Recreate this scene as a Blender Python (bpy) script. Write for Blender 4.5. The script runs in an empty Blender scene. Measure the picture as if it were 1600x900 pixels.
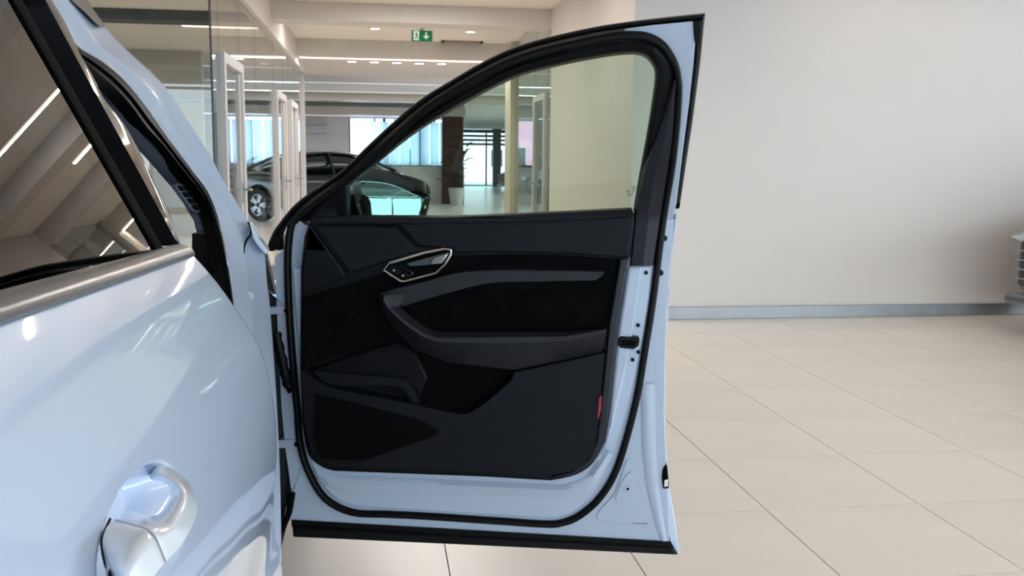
import bpy, bmesh, math, random
from mathutils import Vector, Matrix, geometry
random.seed(7)
scn = bpy.context.scene
col = scn.collection
V = Vector

# ------------------------------------------------------------------ camera
FPX, YAW, PIT, ROL, H = 1462.5, .141898, .132869, .010001, 1.26
FW = V((math.sin(YAW)*math.cos(PIT), math.cos(YAW)*math.cos(PIT), -math.sin(PIT)))
_r0 = V((math.cos(YAW), -math.sin(YAW), 0)); _u0 = _r0.cross(FW)
RT = _r0*math.cos(ROL) + _u0*math.sin(ROL); UP = RT.cross(FW)
EYE = V((0, 0, H))
cd = bpy.data.cameras.new('camera'); cam = bpy.data.objects.new('camera', cd); col.objects.link(cam)
cd.sensor_width = 36; cd.lens = FPX/1600*36; cd.clip_start = .02; cd.clip_end = 400
cd.dof.use_dof = True; cd.dof.focus_distance = 1.3; cd.dof.aperture_fstop = 22
m3 = Matrix((RT, UP, -FW)).transposed().to_4x4(); m3.translation = EYE
cam.matrix_world = m3
scn.camera = cam

# ------------------------------------------------------------------ world + exposure
scn.view_settings.view_transform = 'Standard'; scn.view_settings.look = 'None'
scn.view_settings.gamma = 1; scn.view_settings.use_curve_mapping = False
scn.view_settings.exposure = -0.24
wd = bpy.data.worlds.new('sky'); scn.world = wd; wd.use_nodes = True
nt = wd.node_tree; nt.nodes.clear()
wo = nt.nodes.new('ShaderNodeOutputWorld'); bg = nt.nodes.new('ShaderNodeBackground')
tc = nt.nodes.new('ShaderNodeTexCoord'); sp = nt.nodes.new('ShaderNodeSeparateXYZ'); rp = nt.nodes.new('ShaderNodeValToRGB')
nt.links.new(tc.outputs['Generated'], sp.inputs[0]); nt.links.new(sp.outputs['Z'], rp.inputs[0])
rp.color_ramp.elements[0].position = 0.0; rp.color_ramp.elements[0].color = (.80, .90, 1, 1)
rp.color_ramp.elements[1].position = .7; rp.color_ramp.elements[1].color = (.50, .70, 1, 1)
nt.links.new(rp.outputs[0], bg.inputs[0]); nt.links.new(bg.outputs[0], wo.inputs[0])
bg.inputs[1].default_value = 11
scn.cycles.use_denoising = True
scn.cycles.max_bounces = 10; scn.cycles.diffuse_bounces = 5; scn.cycles.glossy_bounces = 6
scn.cycles.transparent_max_bounces = 24
scn.cycles.sample_clamp_indirect = 8
scn.cycles.caustics_reflective = False; scn.cycles.caustics_refractive = False

def portal(loc, rot, sx, sy):
    l = bpy.data.lights.new('window_portal', 'AREA'); l.shape = 'RECTANGLE'; l.size = sx; l.size_y = sy
    l.cycles.is_portal = True
    o = bpy.data.objects.new('window_portal', l); o.location = loc; o.rotation_euler = rot; col.objects.link(o)
SY, EX = -8.5, 9.0          # south window wall, east window wall
portal((0, SY+.02, 1.5), (math.pi/2, 0, 0), 17.6, 2.8)
portal((EX-.02, -.6, 1.5), (0, math.pi/2, 0), 2.8, 15.4)
portal((11.98, 30, 1.5), (0, math.pi/2, 0), 2.8, 26)
portal((-.8, 28.75, 1.87), (-math.pi/2, 0, 0), 6.3, 1.47)
portal((5.7, 49.9, 1.5), (-math.pi/2, 0, 0), 2.6, 3)

# ------------------------------------------------------------------ pixel -> point on a real plane
def ray(x, y): return FW + RT*((x-800)/FPX) - UP*((y-450)/FPX)
def on(x, y, n, c):
    d = ray(x, y); n = V(n); return EYE + d*((c - n.dot(EYE))/n.dot(d))
def onX(x, y, c): return on(x, y, (1, 0, 0), c)
def onY(x, y, c): return on(x, y, (0, 1, 0), c)
def onZ(x, y, c): return on(x, y, (0, 0, 1), c)

# ------------------------------------------------------------------ materials
def lin(c): return tuple(((v/255)/12.92 if v/255 <= .04045 else ((v/255+.055)/1.055)**2.4) for v in c)
def mat(name, rgb, rough=.5, metal=0, coat=0, var=.04, scale=8, bump=0, spec=.5, emit=0, sheen=0, rnd=0):
    m = bpy.data.materials.new(name); m.use_nodes = True; t = m.node_tree; b = t.nodes['Principled BSDF']
    c = lin(rgb) if max(rgb) > 1.01 else rgb
    n = t.nodes.new('ShaderNodeTexNoise'); n.inputs['Scale'].default_value = scale; n.inputs['Detail'].default_value = 4
    co = t.nodes.new('ShaderNodeTexCoord'); t.links.new(co.outputs['Object'], n.inputs['Vector'])
    r = t.nodes.new('ShaderNodeValToRGB')
    r.color_ramp.elements[0].position = .3; r.color_ramp.elements[1].position = .7
    r.color_ramp.elements[0].color = (*[v*(1-var) for v in c], 1)
    r.color_ramp.elements[1].color = (*[min(1, v*(1+var)) for v in c], 1)
    t.links.new(n.outputs[0], r.inputs[0])
    out = r.outputs[0]
    if rnd:
        oi = t.nodes.new('ShaderNodeObjectInfo'); mr = t.nodes.new('ShaderNodeMapRange')
        mr.inputs['To Min'].default_value = 1-rnd; mr.inputs['To Max'].default_value = 1+rnd
        t.links.new(oi.outputs['Random'], mr.inputs['Value'])
        hs = t.nodes.new('ShaderNodeHueSaturation'); t.links.new(out, hs.inputs['Color']); t.links.new(mr.outputs[0], hs.inputs['Value'])
        out = hs.outputs[0]
    t.links.new(out, b.inputs['Base Color'])
    b.inputs['Roughness'].default_value = rough; b.inputs['Metallic'].default_value = metal
    b.inputs['Coat Weight'].default_value = coat; b.inputs['Coat Roughness'].default_value = .03
    b.inputs['Specular IOR Level'].default_value = spec
    if sheen: b.inputs['Sheen Weight'].default_value = sheen; b.inputs['Sheen Roughness'].default_value = .4
    if bump:
        bn = t.nodes.new('ShaderNodeBump'); bn.inputs['Strength'].default_value = bump; bn.inputs['Distance'].default_value = .002
        n2 = t.nodes.new('ShaderNodeTexNoise'); n2.inputs['Scale'].default_value = scale*30; t.links.new(co.outputs['Object'], n2.inputs['Vector'])
        t.links.new(n2.outputs[0], bn.inputs['Height']); t.links.new(bn.outputs[0], b.inputs['Normal'])
    if emit:
        b.inputs['Emission Color'].default_value = (*c, 1); b.inputs['Emission Strength'].default_value = emit
    return m
def glass(name, tint, ior=1.45, rough=0.0, refl=1.0):
    m = bpy.data.materials.new(name); m.use_nodes = True; t = m.node_tree; t.nodes.clear()
    o = t.nodes.new('ShaderNodeOutputMaterial'); mx = t.nodes.new('ShaderNodeMixShader')
    tr = t.nodes.new('ShaderNodeBsdfTransparent'); gl = t.nodes.new('ShaderNodeBsdfGlossy'); fr = t.nodes.new('ShaderNodeFresnel')
    ge = t.nodes.new('ShaderNodeNewGeometry'); mi = t.nodes.new('ShaderNodeMapRange')      # same Fresnel from both faces of the thin pane
    mi.inputs['To Min'].default_value = ior; mi.inputs['To Max'].default_value = 1/ior
    t.links.new(ge.outputs['Backfacing'], mi.inputs['Value']); t.links.new(mi.outputs[0], fr.inputs[0]); gl.inputs['Roughness'].default_value = rough
    gl.inputs['Color'].default_value = (refl, refl, refl, 1)
    n = t.nodes.new('ShaderNodeTexNoise'); n.inputs['Scale'].default_value = 2
    mr = t.nodes.new('ShaderNodeMix'); mr.data_type = 'RGBA'
    mr.inputs['A'].default_value = (*tint, 1); mr.inputs['B'].default_value = (*[min(1, v*1.01) for v in tint], 1)
    t.links.new(n.outputs[0], mr.inputs['Factor']); t.links.new(mr.outputs['Result'], tr.inputs[0])
    t.links.new(fr.outputs[0], mx.inputs[0]); t.links.new(tr.outputs[0], mx.inputs[1]); t.links.new(gl.outputs[0], mx.inputs[2])
    t.links.new(mx.outputs[0], o.inputs[0])
    return m
M = {}
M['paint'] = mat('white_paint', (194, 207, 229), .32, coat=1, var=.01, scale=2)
M['paint_lit'] = mat('white_paint_lit', (222, 226, 234), .3, coat=.8, var=.01, scale=2)  # same body paint lightened: light on the handle's upward faces put into the colour
M['paint_shade'] = mat('white_paint_shaded', (168, 180, 199), .38, coat=.35, var=.015, scale=3)  # same body paint darkened: weaker light on these faces put into the colour
M['leather'] = mat('charcoal_leather', (.0062, .0068, .009), .5, var=.12, scale=40, bump=.25, spec=.14)
M['leather_l'] = mat('grey_leather', (.0165, .017, .021), .5, var=.08, scale=40, bump=.2, spec=.25)
M['suede'] = mat('black_suede', (.0032, .0032, .0036), .95, var=.5, scale=30, bump=.3, spec=.05, sheen=.02)
M['plastic'] = mat('black_plastic', (.0045, .0048, .006), .45, var=.1, scale=20, bump=.1, spec=.13)
M['plastic_d'] = mat('deep_black_plastic', (.0016, .0016, .002), .75, var=.1, scale=20, spec=.06)
M['plastic_b'] = mat('blue_black_plastic', (.0085, .0095, .015), .42, var=.06, scale=20, spec=.3)
M['rubber'] = mat('black_rubber', (.0028, .0028, .0032), .5, var=.1, scale=30, spec=.15)
M['gloss_black'] = mat('gloss_black', (.006, .006, .007), .06, coat=.6, var=.05)
M['chrome'] = mat('satin_chrome', (215, 212, 208), .22, metal=1, var=.02)
M['alu'] = mat('brushed_aluminium', (140, 140, 142), .38, metal=1, var=.05, scale=14)
M['trimgrey'] = mat('satin_grey_trim', (124, 124, 126), .24, metal=.55, var=.02)
M['ptrim'] = mat('pillar_trim_grey', (84, 92, 108), .8, var=.03)
M['tyre'] = mat('tyre', (.008, .008, .008), .8, var=.2)
M['mirror'] = mat('mirror_silver', (140, 160, 168), 0, metal=1, var=.0)
M['red'] = mat('red_reflector', (150, 20, 36), .25, var=.05)
M['white_ink'] = mat('white_ink', (225, 228, 230), .5, var=.01)
M['ink'] = mat('black_ink', (.02, .02, .02), .6, var=.05)
M['tile'] = mat('cream_tile', (240, 230, 219), .25, var=.035, scale=2.2, spec=.5, rnd=.02)
M['grout'] = mat('grout', (86, 78, 70), .8, var=.08, scale=30)
M['floor2'] = mat('far_floor', (196, 188, 178), .2, var=.03, scale=1.5)
M['wall'] = mat('cream_wall', (216, 210, 206), .75, var=.01, scale=3, bump=.03)
M['ceil'] = mat('ceiling_white', (226, 220, 213), .85, var=.01, scale=3)
M['beam'] = mat('beam_white', (208, 203, 198), .8, var=.012, scale=3)
M['frame'] = mat('door_frame_grey', (196, 192, 192), .4, var=.015, scale=5)
M['postc'] = mat('cream_post', (196, 186, 170), .5, var=.02, scale=5)
M['wood'] = mat('dark_wood', (74, 40, 30), .5, var=.3, scale=6)
M['blind'] = mat('blind_fabric', (214, 226, 236), .8, var=.02)
def translucent(m, rgb, w):
    t = m.node_tree; b = t.nodes['Principled BSDF']; tl = t.nodes.new('ShaderNodeBsdfTranslucent'); mx = t.nodes.new('ShaderNodeMixShader')
    tl.inputs[0].default_value = (*lin(rgb), 1); mx.inputs[0].default_value = w
    o = [n for n in t.nodes if n.type == 'OUTPUT_MATERIAL'][0]
    t.links.new(b.outputs[0], mx.inputs[1]); t.links.new(tl.outputs[0], mx.inputs[2]); t.links.new(mx.outputs[0], o.inputs[0])
translucent(M['blind'], (222, 236, 245), .7)
M['pot'] = mat('white_pot', (196, 190, 186), .5, var=.03)
M['leaf'] = mat('leaf_green', (34, 58, 40), .45, var=.25, scale=10)
M['stem'] = mat('stem_brown', (50, 44, 32), .7, var=.2)
M['soil'] = mat('soil', (38, 30, 24), .9, var=.3, scale=40)
M['sign'] = mat('exit_green', (14, 110, 66), .5, var=.02, emit=.35)
M['signw'] = mat('exit_white', (225, 238, 230), .5, var=.01, emit=.5)
M['led'] = mat('led_warm', (1, .84, .66), .5, var=0, emit=2.6)
M['led_dim'] = mat('led_cool', (.86, .92, 1), .5, var=0, emit=1.1)
M['lamp'] = mat('lamp_lens', (1, .93, .84), .5, var=0, emit=2.5)
M['dark'] = mat('dark_metal', (52, 58, 66), .5, var=.05)
M['office'] = mat('office_wall_grey', (176, 174, 165), .7, var=.015, scale=2)
M['vent'] = mat('vent_grey', (150, 138, 126), .6, var=.03)
M['cabin'] = mat('dark_cabin', (.012, .012, .014), .8, var=.1)
M['car_black'] = mat('black_car_paint', (.004, .0045, .006), .25, spec=.3, coat=.45, var=.03)
M['car_grey'] = mat('grey_car_paint', (96, 98, 102), .25, metal=.5, coat=1, var=.03)
M['car_silver'] = mat('silver_car_paint', (150, 150, 156), .25, metal=.4, coat=1, var=.03)
M['car_glass'] = mat('car_window_glass', (.01, .012, .014), .03, var=.05)
M['lens'] = mat('headlight_lens', (190, 200, 210), .08, coat=1, var=.05)
M['tail'] = mat('tail_lamp', (110, 12, 14), .2, coat=1, var=.05)
M['rim'] = mat('alloy_rim', (150, 152, 156), .3, metal=1, var=.03)
M['asphalt'] = mat('asphalt', (150, 150, 152), .9, var=.08, scale=3)
M['grass'] = mat('grass', (120, 150, 70), .9, var=.25, scale=3)
M['facade'] = mat('white_facade', (236, 236, 232), .8, var=.02)
M['pink'] = mat('pink_facade', (222, 160, 176), .8, var=.03)
M['bluesign'] = mat('blue_sign', (80, 120, 220), .5, var=.03)
M['gwin'] = glass('window_pane', (.93, .96, .95), 1.3)
M['gpart'] = glass('partition_glass', (.86, .89, .885), 1.42)
M['gdoor'] = glass('door_window_glass', (.75, .82, .76), 1.38)
M['gtint'] = glass('privacy_glass', (.04, .045, .045), 1.5)
M['gshield'] = glass('windscreen_glass', (.38, .48, .46), 1.45)

# ------------------------------------------------------------------ object helpers
def tag(o, label=None, cat=None, group=None, kind=None):
    if label: o['label'] = label
    if cat: o['category'] = cat
    if group: o['group'] = group
    if kind: o['kind'] = kind
    return o
def empty(name, loc, label=None, cat=None, group=None, kind=None, rz=0):
    o = bpy.data.objects.new(name, None); o.empty_display_size = .1
    o.location = loc; o.rotation_euler = (0, 0, rz); col.objects.link(o)
    return tag(o, label, cat, group, kind)
class MB:
    def __init__(s): s.v = []; s.f = []
    def add(s, vs, fs):
        k = len(s.v); s.v += [V(p) for p in vs]; s.f += [[i+k for i in f] for f in fs]; return s
    def box(s, a, b):
        x0, y0, z0 = a; x1, y1, z1 = b
        return s.add([(x0,y0,z0),(x1,y0,z0),(x1,y1,z0),(x0,y1,z0),(x0,y0,z1),(x1,y0,z1),(x1,y1,z1),(x0,y1,z1)],
                     [(0,3,2,1),(4,5,6,7),(0,1,5,4),(1,2,6,5),(2,3,7,6),(3,0,4,7)])
    def prism(s, pts, off):            # closed outline pushed along off
        n = len(pts); off = V(off); pts = [V(p) for p in pts]
        nn = V((0,0,0))
        for i in range(n):
            a, b = pts[i], pts[(i+1) % n]; nn += a.cross(b)
        fwd = list(range(n))
        tri = geometry.tessellate_polygon([pts])
        flip = nn.dot(off) > 0        # normals away from the pushed side
        vs = pts + [p+off for p in pts]; fs = []
        for t in tri:
            tn = (pts[t[1]]-pts[t[0]]).cross(pts[t[2]]-pts[t[0]])
            a = t if tn.dot(off) < 0 else (t[0], t[2], t[1])
            fs.append(tuple(a)); fs.append((a[0]+n, a[2]+n, a[1]+n))
        for i in range(n):
            j = (i+1) % n
            fs.append((i, j, j+n, i+n) if flip is False else (j, i, i+n, j+n))
        return s.add(vs, fs)
    def grid(s, rows, close_u=False, close_v=False, caps=False):
        nr, nc = len(rows), len(rows[0]); vs = [p for r in rows for p in r]; fs = []
        for i in range(nr if close_u else nr-1):
            for j in range(nc if close_v else nc-1):
                i2, j2 = (i+1) % nr, (j+1) % nc
                fs.append((i*nc+j, i*nc+j2, i2*nc+j2, i2*nc+j))
        if caps:
            fs.append(tuple(range(nc-1, -1, -1))); fs.append(tuple((nr-1)*nc+j for j in range(nc)))
        return s.add(vs, fs)
    def sweep(s, path, prof, nrm, closed=False, scale=None):   # prof in (side, out); out along nrm
        n = len(path); path = [V(p) for p in path]; rows = []
        for i, p in enumerate(path):
            a = path[(i-1) % n] if (closed or i) else p; b = path[(i+1) % n] if (closed or i < n-1) else p
            t = (b-a).normalized(); nn = V(nrm(i) if callable(nrm) else nrm).normalized()
            sd = nn.cross(t).normalized(); k = scale[i] if scale else 1
            rows.append([p + sd*(q[0]*k) + nn*q[1] for q in prof])
        return s.grid(rows, close_u=closed, close_v=True, caps=not closed)
    def tube(s, path, r, n=8):
        path = [V(p) for p in path]; rows = []; up = V((0, 0, 1))
        for i, p in enumerate(path):
            t = (path[min(i+1, len(path)-1)] - path[max(i-1, 0)]).normalized()
            if abs(t.dot(up)) > .95: up = V((1, 0, 0))
            a = t.cross(up).normalized(); b = a.cross(t)
            rr = r[i] if isinstance(r, (list, tuple)) else r
            rows.append([p + a*(rr*math.cos(2*math.pi*k/n)) + b*(rr*math.sin(2*math.pi*k/n)) for k in range(n)])
        return s.grid(rows, close_v=True, caps=True)
    def disc(s, c, axis, r, d, n=20):
        c = V(c); ax = V(axis).normalized()
        return s.tube([c, c+ax*d], r, n)
    def build(s, name, m, parent=None, bevel=0, seg=2, smooth=35, sub=0, label=None, kind=None, world=True, recalc=False):
        me = bpy.data.meshes.new(name); me.from_pydata([tuple(p) for p in s.v], [], s.f)
        if recalc:
            bm = bmesh.new(); bm.from_mesh(me); bmesh.ops.remove_doubles(bm, verts=bm.verts, dist=1e-6)
            bmesh.ops.recalc_face_normals(bm, faces=bm.faces); bm.to_mesh(me); bm.free()
        me.update()
        for p in me.polygons: p.use_smooth = True
        me.set_sharp_from_angle(angle=math.radians(smooth))
        me.materials.append(m)
        o = bpy.data.objects.new(name, me); col.objects.link(o)
        if parent:
            o.parent = parent
            if world: o.matrix_parent_inverse = world_of(parent).inverted()
        if bevel:
            bv = o.modifiers.new('bevel', 'BEVEL'); bv.width = bevel; bv.segments = seg; bv.limit_method = 'ANGLE'; bv.angle_limit = math.radians(40)
            bv.harden_normals = False
        if sub:
            sb = o.modifiers.new('sub', 'SUBSURF'); sb.levels = sub; sb.render_levels = sub
        return tag(o, label, None, None, kind)
def world_of(o):
    m = Matrix.LocRotScale(o.location, o.rotation_euler, o.scale)
    if o.parent: m = world_of(o.parent) @ o.matrix_parent_inverse @ m
    return m
def box(name, a, b, m, parent=None, bevel=0, label=None, cat=None, kind=None, group=None):
    a, b = [min(p, q) for p, q in zip(a, b)], [max(p, q) for p, q in zip(a, b)]
    o = MB().box(a, b).build(name, m, parent, bevel=bevel)
    return tag(o, label, cat, group, kind)
def cr(pts, n=6, closed=False):          # Catmull-Rom through 2-D/3-D tuples
    P = [tuple(p) for p in pts]; N = len(P); out = []
    for i in range(N if closed else N-1):
        g = (lambda k: P[k % N]) if closed else (lambda k: P[max(0, min(N-1, k))])
        a, b, c, d = g(i-1), g(i), g(i+1), g(i+2)
        for k in range(n):
            t = k/n
            out.append(tuple(.5*((2*b[q]) + (c[q]-a[q])*t + (2*a[q]-5*b[q]+4*c[q]-d[q])*t*t + (3*b[q]-a[q]-3*c[q]+d[q])*t**3) for q in range(len(b))))
    if not closed: out.append(P[-1])
    return out
def resamp(pts, n):
    L = [0]
    for a_, b_ in zip(pts, pts[1:]): L.append(L[-1]+math.dist(a_, b_))
    out = []
    for i in range(n):
        t_ = L[-1]*i/(n-1); k = max(j for j in range(len(L)) if L[j] <= t_+1e-9); k = min(k, len(pts)-2)
        u = (t_-L[k])/max(1e-9, L[k+1]-L[k]); out.append(tuple(lerp(p_, q_, u) for p_, q_ in zip(pts[k], pts[k+1])))
    return out
def lerp(a, b, t): return a + (b-a)*t
def interp(tab, x):
    if x <= tab[0][0]: return tab[0][1]
    for (a, u), (b, w) in zip(tab, tab[1:]):
        if x <= b: return lerp(u, w, (x-a)/(b-a))
    return tab[-1][1]

# ================================================================== SETTING
YW = 7.33; XG = -1.214; XR = 1.997; CZ = 3.02; WX = -9.0; FX = 12.0; YF = 28.8; YB = 50.0
S = 'structure'
floor = box('floor', (WX-.2, SY-.2, -.2), (FX, YB, -.004), M['grout'], kind=S, label='glossy cream tiled floor under the whole showroom', cat='floor')
# tiles: the nearest and best seen ones are pieces of their own
TX, TY, TS = 2.007, 3.147, .6
tm = MB().box((.002, .002, -.03), (TS-.002, TS-.002, 0)).build('tile', M['tile'], floor, bevel=0)
nt_ = 0; taken = set()
cand = []
for i in range(-8, 9):
    for j in range(-6, 15):
        x = TX+i*TS; y = TY+j*TS
        if -1.9 < x < 6.6 and y + TS < YW+.6 and y > -.2: cand.append((i, j))
for i, j in cand:
    taken.add((i, j))
    o = tm if nt_ == 0 else tm.copy()
    if nt_: col.objects.link(o); o.parent = floor
    o.location = (TX+i*TS, TY+j*TS, 0); nt_ += 1
rest = MB()
for i in range(-19, 17):
    for j in range(-20, 79):
        x = TX+i*TS; y = TY+j*TS
        if (i, j) in taken or x < WX or x > FX-.6 or y > YB-.6 or y < SY: continue
        rest.box((x+.0015, y+.0015, -.03), (x+TS-.0015, y+TS-.0015, 0))
rest.build('far_tiles', M['tile'], floor, kind='stuff')
box('ceiling_hall', (2.45, 29.1, CZ), (FX, YB+.2, CZ+.2), M['ceil'], kind=S, label='flat ceiling of the far hall before the bright window', cat='ceiling')
ceiling = box('ceiling', (WX-.2, SY-.2, CZ), (FX, 29.1, CZ+.2), M['ceil'], kind=S, label='flat off-white showroom ceiling', cat='ceiling')

# walls
box('wall_back', (XR, YW, 0), (EX, YW+.2, CZ), M['wall'], kind=S, label='broad plain cream wall at the right behind the open car door', cat='wall')
box('wall_corridor', (XR, YW+.2, 0), (XR+.2, 10.95, CZ), M['wall'], kind=S, label='cream wall turning into the corridor, seen through the door window', cat='wall')
box('wall_left', (WX-.2, SY, 0), (WX, YF, CZ), M['wall'], kind=S, label='far left wall of the showroom', cat='wall')
box('wall_side_room', (XR+.2, 10.75, 0), (FX, 10.95, CZ), M['wall'], kind=S, label='wall closing the side room behind the corridor glass', cat='wall')
box('baseboard_back', (XR-.012, YW-.018, .0), (EX, YW-.001, .1), M['alu'], bevel=.002, kind=S, label='brushed metal skirting along the foot of the cream wall', cat='baseboard')
box('baseboard_corridor', (XR-.018, YW, .0), (XR-.001, 10.95, .1), M['alu'], bevel=.002, kind=S, label='brushed metal skirting along the corridor wall', cat='baseboard')
box('wall_far', (WX, YF, 0), (2.6, YF+.3, 1.13), M['wall'], kind=S, label='low cream wall under the far blinds', cat='wall')
box('wall_far_pier', (-2.25, YF, 1.13), (-.87, YF+.3, 2.6), M['beam'], kind=S, label='grey wall between the two far windows with blinds', cat='wall')
box('wall_far_left', (WX, YF, 1.13), (-3.97, YF+.3, 2.6), M['beam'], kind=S, label='far wall left of the window with blinds', cat='wall')
box('trim_1', (WX, YF-.35, 2.62), (2.6, YF+.3, 2.86), M['postc'], kind=S, label='cream header above the far blinds', cat='header')
box('wall_far_top', (WX, YF, 2.86), (2.6, YF+.3, CZ), M['beam'], kind=S, label='strip of wall above the far cream header', cat='wall')
box('wall_hall', (2.45, YF+.3, 0), (2.6, YB, CZ), M['wall'], kind=S, label='side wall of the far hall behind the wooden pillar', cat='wall')
box('wall_hall_right', (FX, 10.75, 0), (FX+.2, 16, CZ), M['wall'], kind=S, label='right wall of the far hall', cat='wall')
box('wall_hall_right_end', (FX, 44, 0), (FX+.2, YB, CZ), M['wall'], kind=S, label='right wall of the far hall near its bright end window', cat='wall')
box('wall_far_end', (6.98, YB, 0), (FX, YB+.2, CZ), M['wall'], kind=S, label='end wall right of the far bright window', cat='wall')

# wooden pillar
pw = empty('wooden_pillar', (2.2, YF-.3, 0), 'dark brown wooden pillar behind the potted plant at the corridor end', 'pillar', kind=S)
a = onY(691, 190, YF-.3).x; b = onY(724, 190, YF-.3).x
for k in range(9):
    z0 = k*2.62/9
    box('plank', (a, YF-.3, z0+.006), (b, YF-.02, z0+2.62/9-.006), M['wood'], pw, bevel=.006)
box('core', (a+.02, YF-.27, 0), (b-.02, YF-.01, 2.62), M['plastic_d'], pw)

# beams, bulkhead
box('trim_2', (XG-.05, 10.95, 2.82), (XR+.2, 11.35, CZ), M['beam'], kind=S, label='first white ceiling beam across the corridor', cat='beam')
box('trim_3', (XG-.05, 14.2, 2.77), (XR+.3, 17.3, CZ), M['beam'], kind=S, label='wide white ceiling soffit behind the exit sign', cat='beam')
box('trim_4', (XG-.05, YW, 2.67), (XG+.05, 15.7, CZ), M['beam'], kind=S, label='white bulkhead above the left glass partition', cat='beam')
box('trim_5', (WX, 25.2, 2.83), (FX, 25.8, CZ), M['postc'], kind=S, label='cream ceiling beam in the far hall', cat='beam')
box('trim_16', (XG, 8.55, 2.84), (XR, 8.95, CZ), M['beam'], kind=S, label='white ceiling beam over the corridor mouth', cat='beam')
box('trim_6', (WX, 11.9, 2.9), (XG-.05, 12.3, CZ), M['dark'], kind=S, label='grey ceiling beam inside the left office', cat='beam')
for k, y in enumerate((-5.4, -1.8, 1.8, 5.4)):
    box('trim_%d' % (7+k), (WX, y-.2, CZ-.22), (EX, y+.2, CZ), M['beam'], kind=S, label='white ceiling beam %s' % ('near the rear windows', 'behind the viewer', 'over the white car', 'in front of the glass office')[k], cat='beam')

# lights --------------------------------------------------------------
LEDP = 2.2
def strip(x0, y0, x1, y1, z, w, label, power, m='led', c=(1, .92, .84)):
    t = empty('ceiling_light', ((x0+x1)/2, (y0+y1)/2, z), label, 'ceiling light', 'linear ceiling lights')
    along = abs(x1-x0) > abs(y1-y0)
    ax, ay = (0, w/2) if along else (w/2, 0)
    box('diffuser', (x0-ax, y0-ay, z-.012), (x1+ax, y1+ay, z-.004), M[m], t)
    box('housing', (x0-ax*1.25, y0-ay*1.25, z-.006), (x1+ax*1.25, y1+ay*1.25, z), M['frame'], t)
    if power:
        power *= LEDP
        l = bpy.data.lights.new('light', 'AREA'); l.shape = 'RECTANGLE'; L = max(abs(x1-x0), abs(y1-y0))
        l.size = L if along else w; l.size_y = w if along else L; l.energy = power; l.color = c
        o = bpy.data.objects.new('light', l); o.location = (0, 0, -.02); o.parent = t; col.objects.link(o)
strip(-1.12, 14.35, XR, 14.35, 2.77, .12, 'long warm light strip across the corridor below the exit sign', 30)
strip(-2.55, 13.2, -1.3, 13.2, CZ, .12, 'short warm light strip seen through the left glass partition', 18)
strip(-5.2, 10.5, -1.99, 10.5, CZ, .1, 'warm light strip in the left office, cut by the top of the picture', 26)
strip(-3.8, 18.6, 5, 18.6, CZ, .05, 'thin light line behind the wide soffit', 26, 'led_dim', (.82, .9, 1))
strip(-3.8, 21.9, 8, 21.9, CZ, .05, 'thin light line in the middle of the far hall ceiling', 26, 'led_dim', (.82, .9, 1))
strip(-3.8, 24.6, 8, 24.6, CZ, .05, 'thin light line just before the far cream beam', 26, 'led_dim', (.82, .9, 1))
strip(.15, 7.78, 1.1, 7.78, CZ, .05, 'warm light strip at the corridor mouth, mirrored in the rear car window', 14)
strip(1.5, -6.5, 1.5, 5.0, CZ, .1, 'light strip over the open car door', 14)
strip(-.1, 10.0, 1.0, 10.0, CZ, .1, 'short light strip inside the corridor before the first beam', 14)
strip(-.9, 12.1, 1.8, 12.1, CZ, .06, 'light strip tucked behind the first corridor beam', 22)
strip(3.2, 6.55, 8.4, 6.55, CZ, .1, 'light strip washing the cream wall', 9)
strip(4.6, -6.5, 4.6, 5.0, CZ, .1, 'light strip over the empty floor right of the car', 14)
strip(-4.5, -6.5, -4.5, 5.0, CZ, .1, 'light strip over the far side of the car', 14)
def downlight(x, y, z, label, w=.09, d=.05, grp=None, power=9):
    t = empty('downlight', (x, y, z), label, 'downlight', grp)
    MB().disc((x, y, z-.008), (0, 0, 1), w, .008, 20).build('ring', M['frame'], t)
    MB().disc((x, y, z-.011), (0, 0, 1), w*.72, .004, 20).build('lens', M['lamp'], t)
    l = bpy.data.lights.new('light', 'SPOT'); l.energy = power*3; l.spot_size = 2.2; l.spot_blend = .8; l.shadow_soft_size = .05; l.color = (1, .9, .8)
    o = bpy.data.objects.new('light', l); o.location = (0, 0, -.03); o.parent = t; col.objects.link(o)
p = onZ(586, 44, CZ); downlight(p.x, p.y, CZ, 'round downlight left of the green exit sign')
p = onZ(735, 49, CZ); downlight(p.x, p.y, CZ, 'round downlight right of the exit sign above the vent')
downlight(.8, 9.5, CZ, 'round downlight over the corridor mouth, mirrored in the rear car window')
p = onZ(413, 99, CZ); downlight(p.x, p.y, CZ, 'round downlight behind the left glass partition')
for k, (x, y) in enumerate(((550, 95), (585, 96), (620, 97), (655, 98), (690, 98.5))):
    p = onZ(x, y, 2.77); t = empty('spotlight', p, ('leftmost', 'second', 'middle', 'fourth', 'rightmost')[k] + ' of the five small square spotlights in the soffit', 'spotlight', 'spotlights in the soffit')
    box('frame', (p.x-.085, p.y-.09, 2.757), (p.x+.085, p.y+.09, 2.77), M['frame'], t)
    box('lens', (p.x-.065, p.y-.07, 2.753), (p.x+.065, p.y+.07, 2.757), M['lamp'], t)
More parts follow.
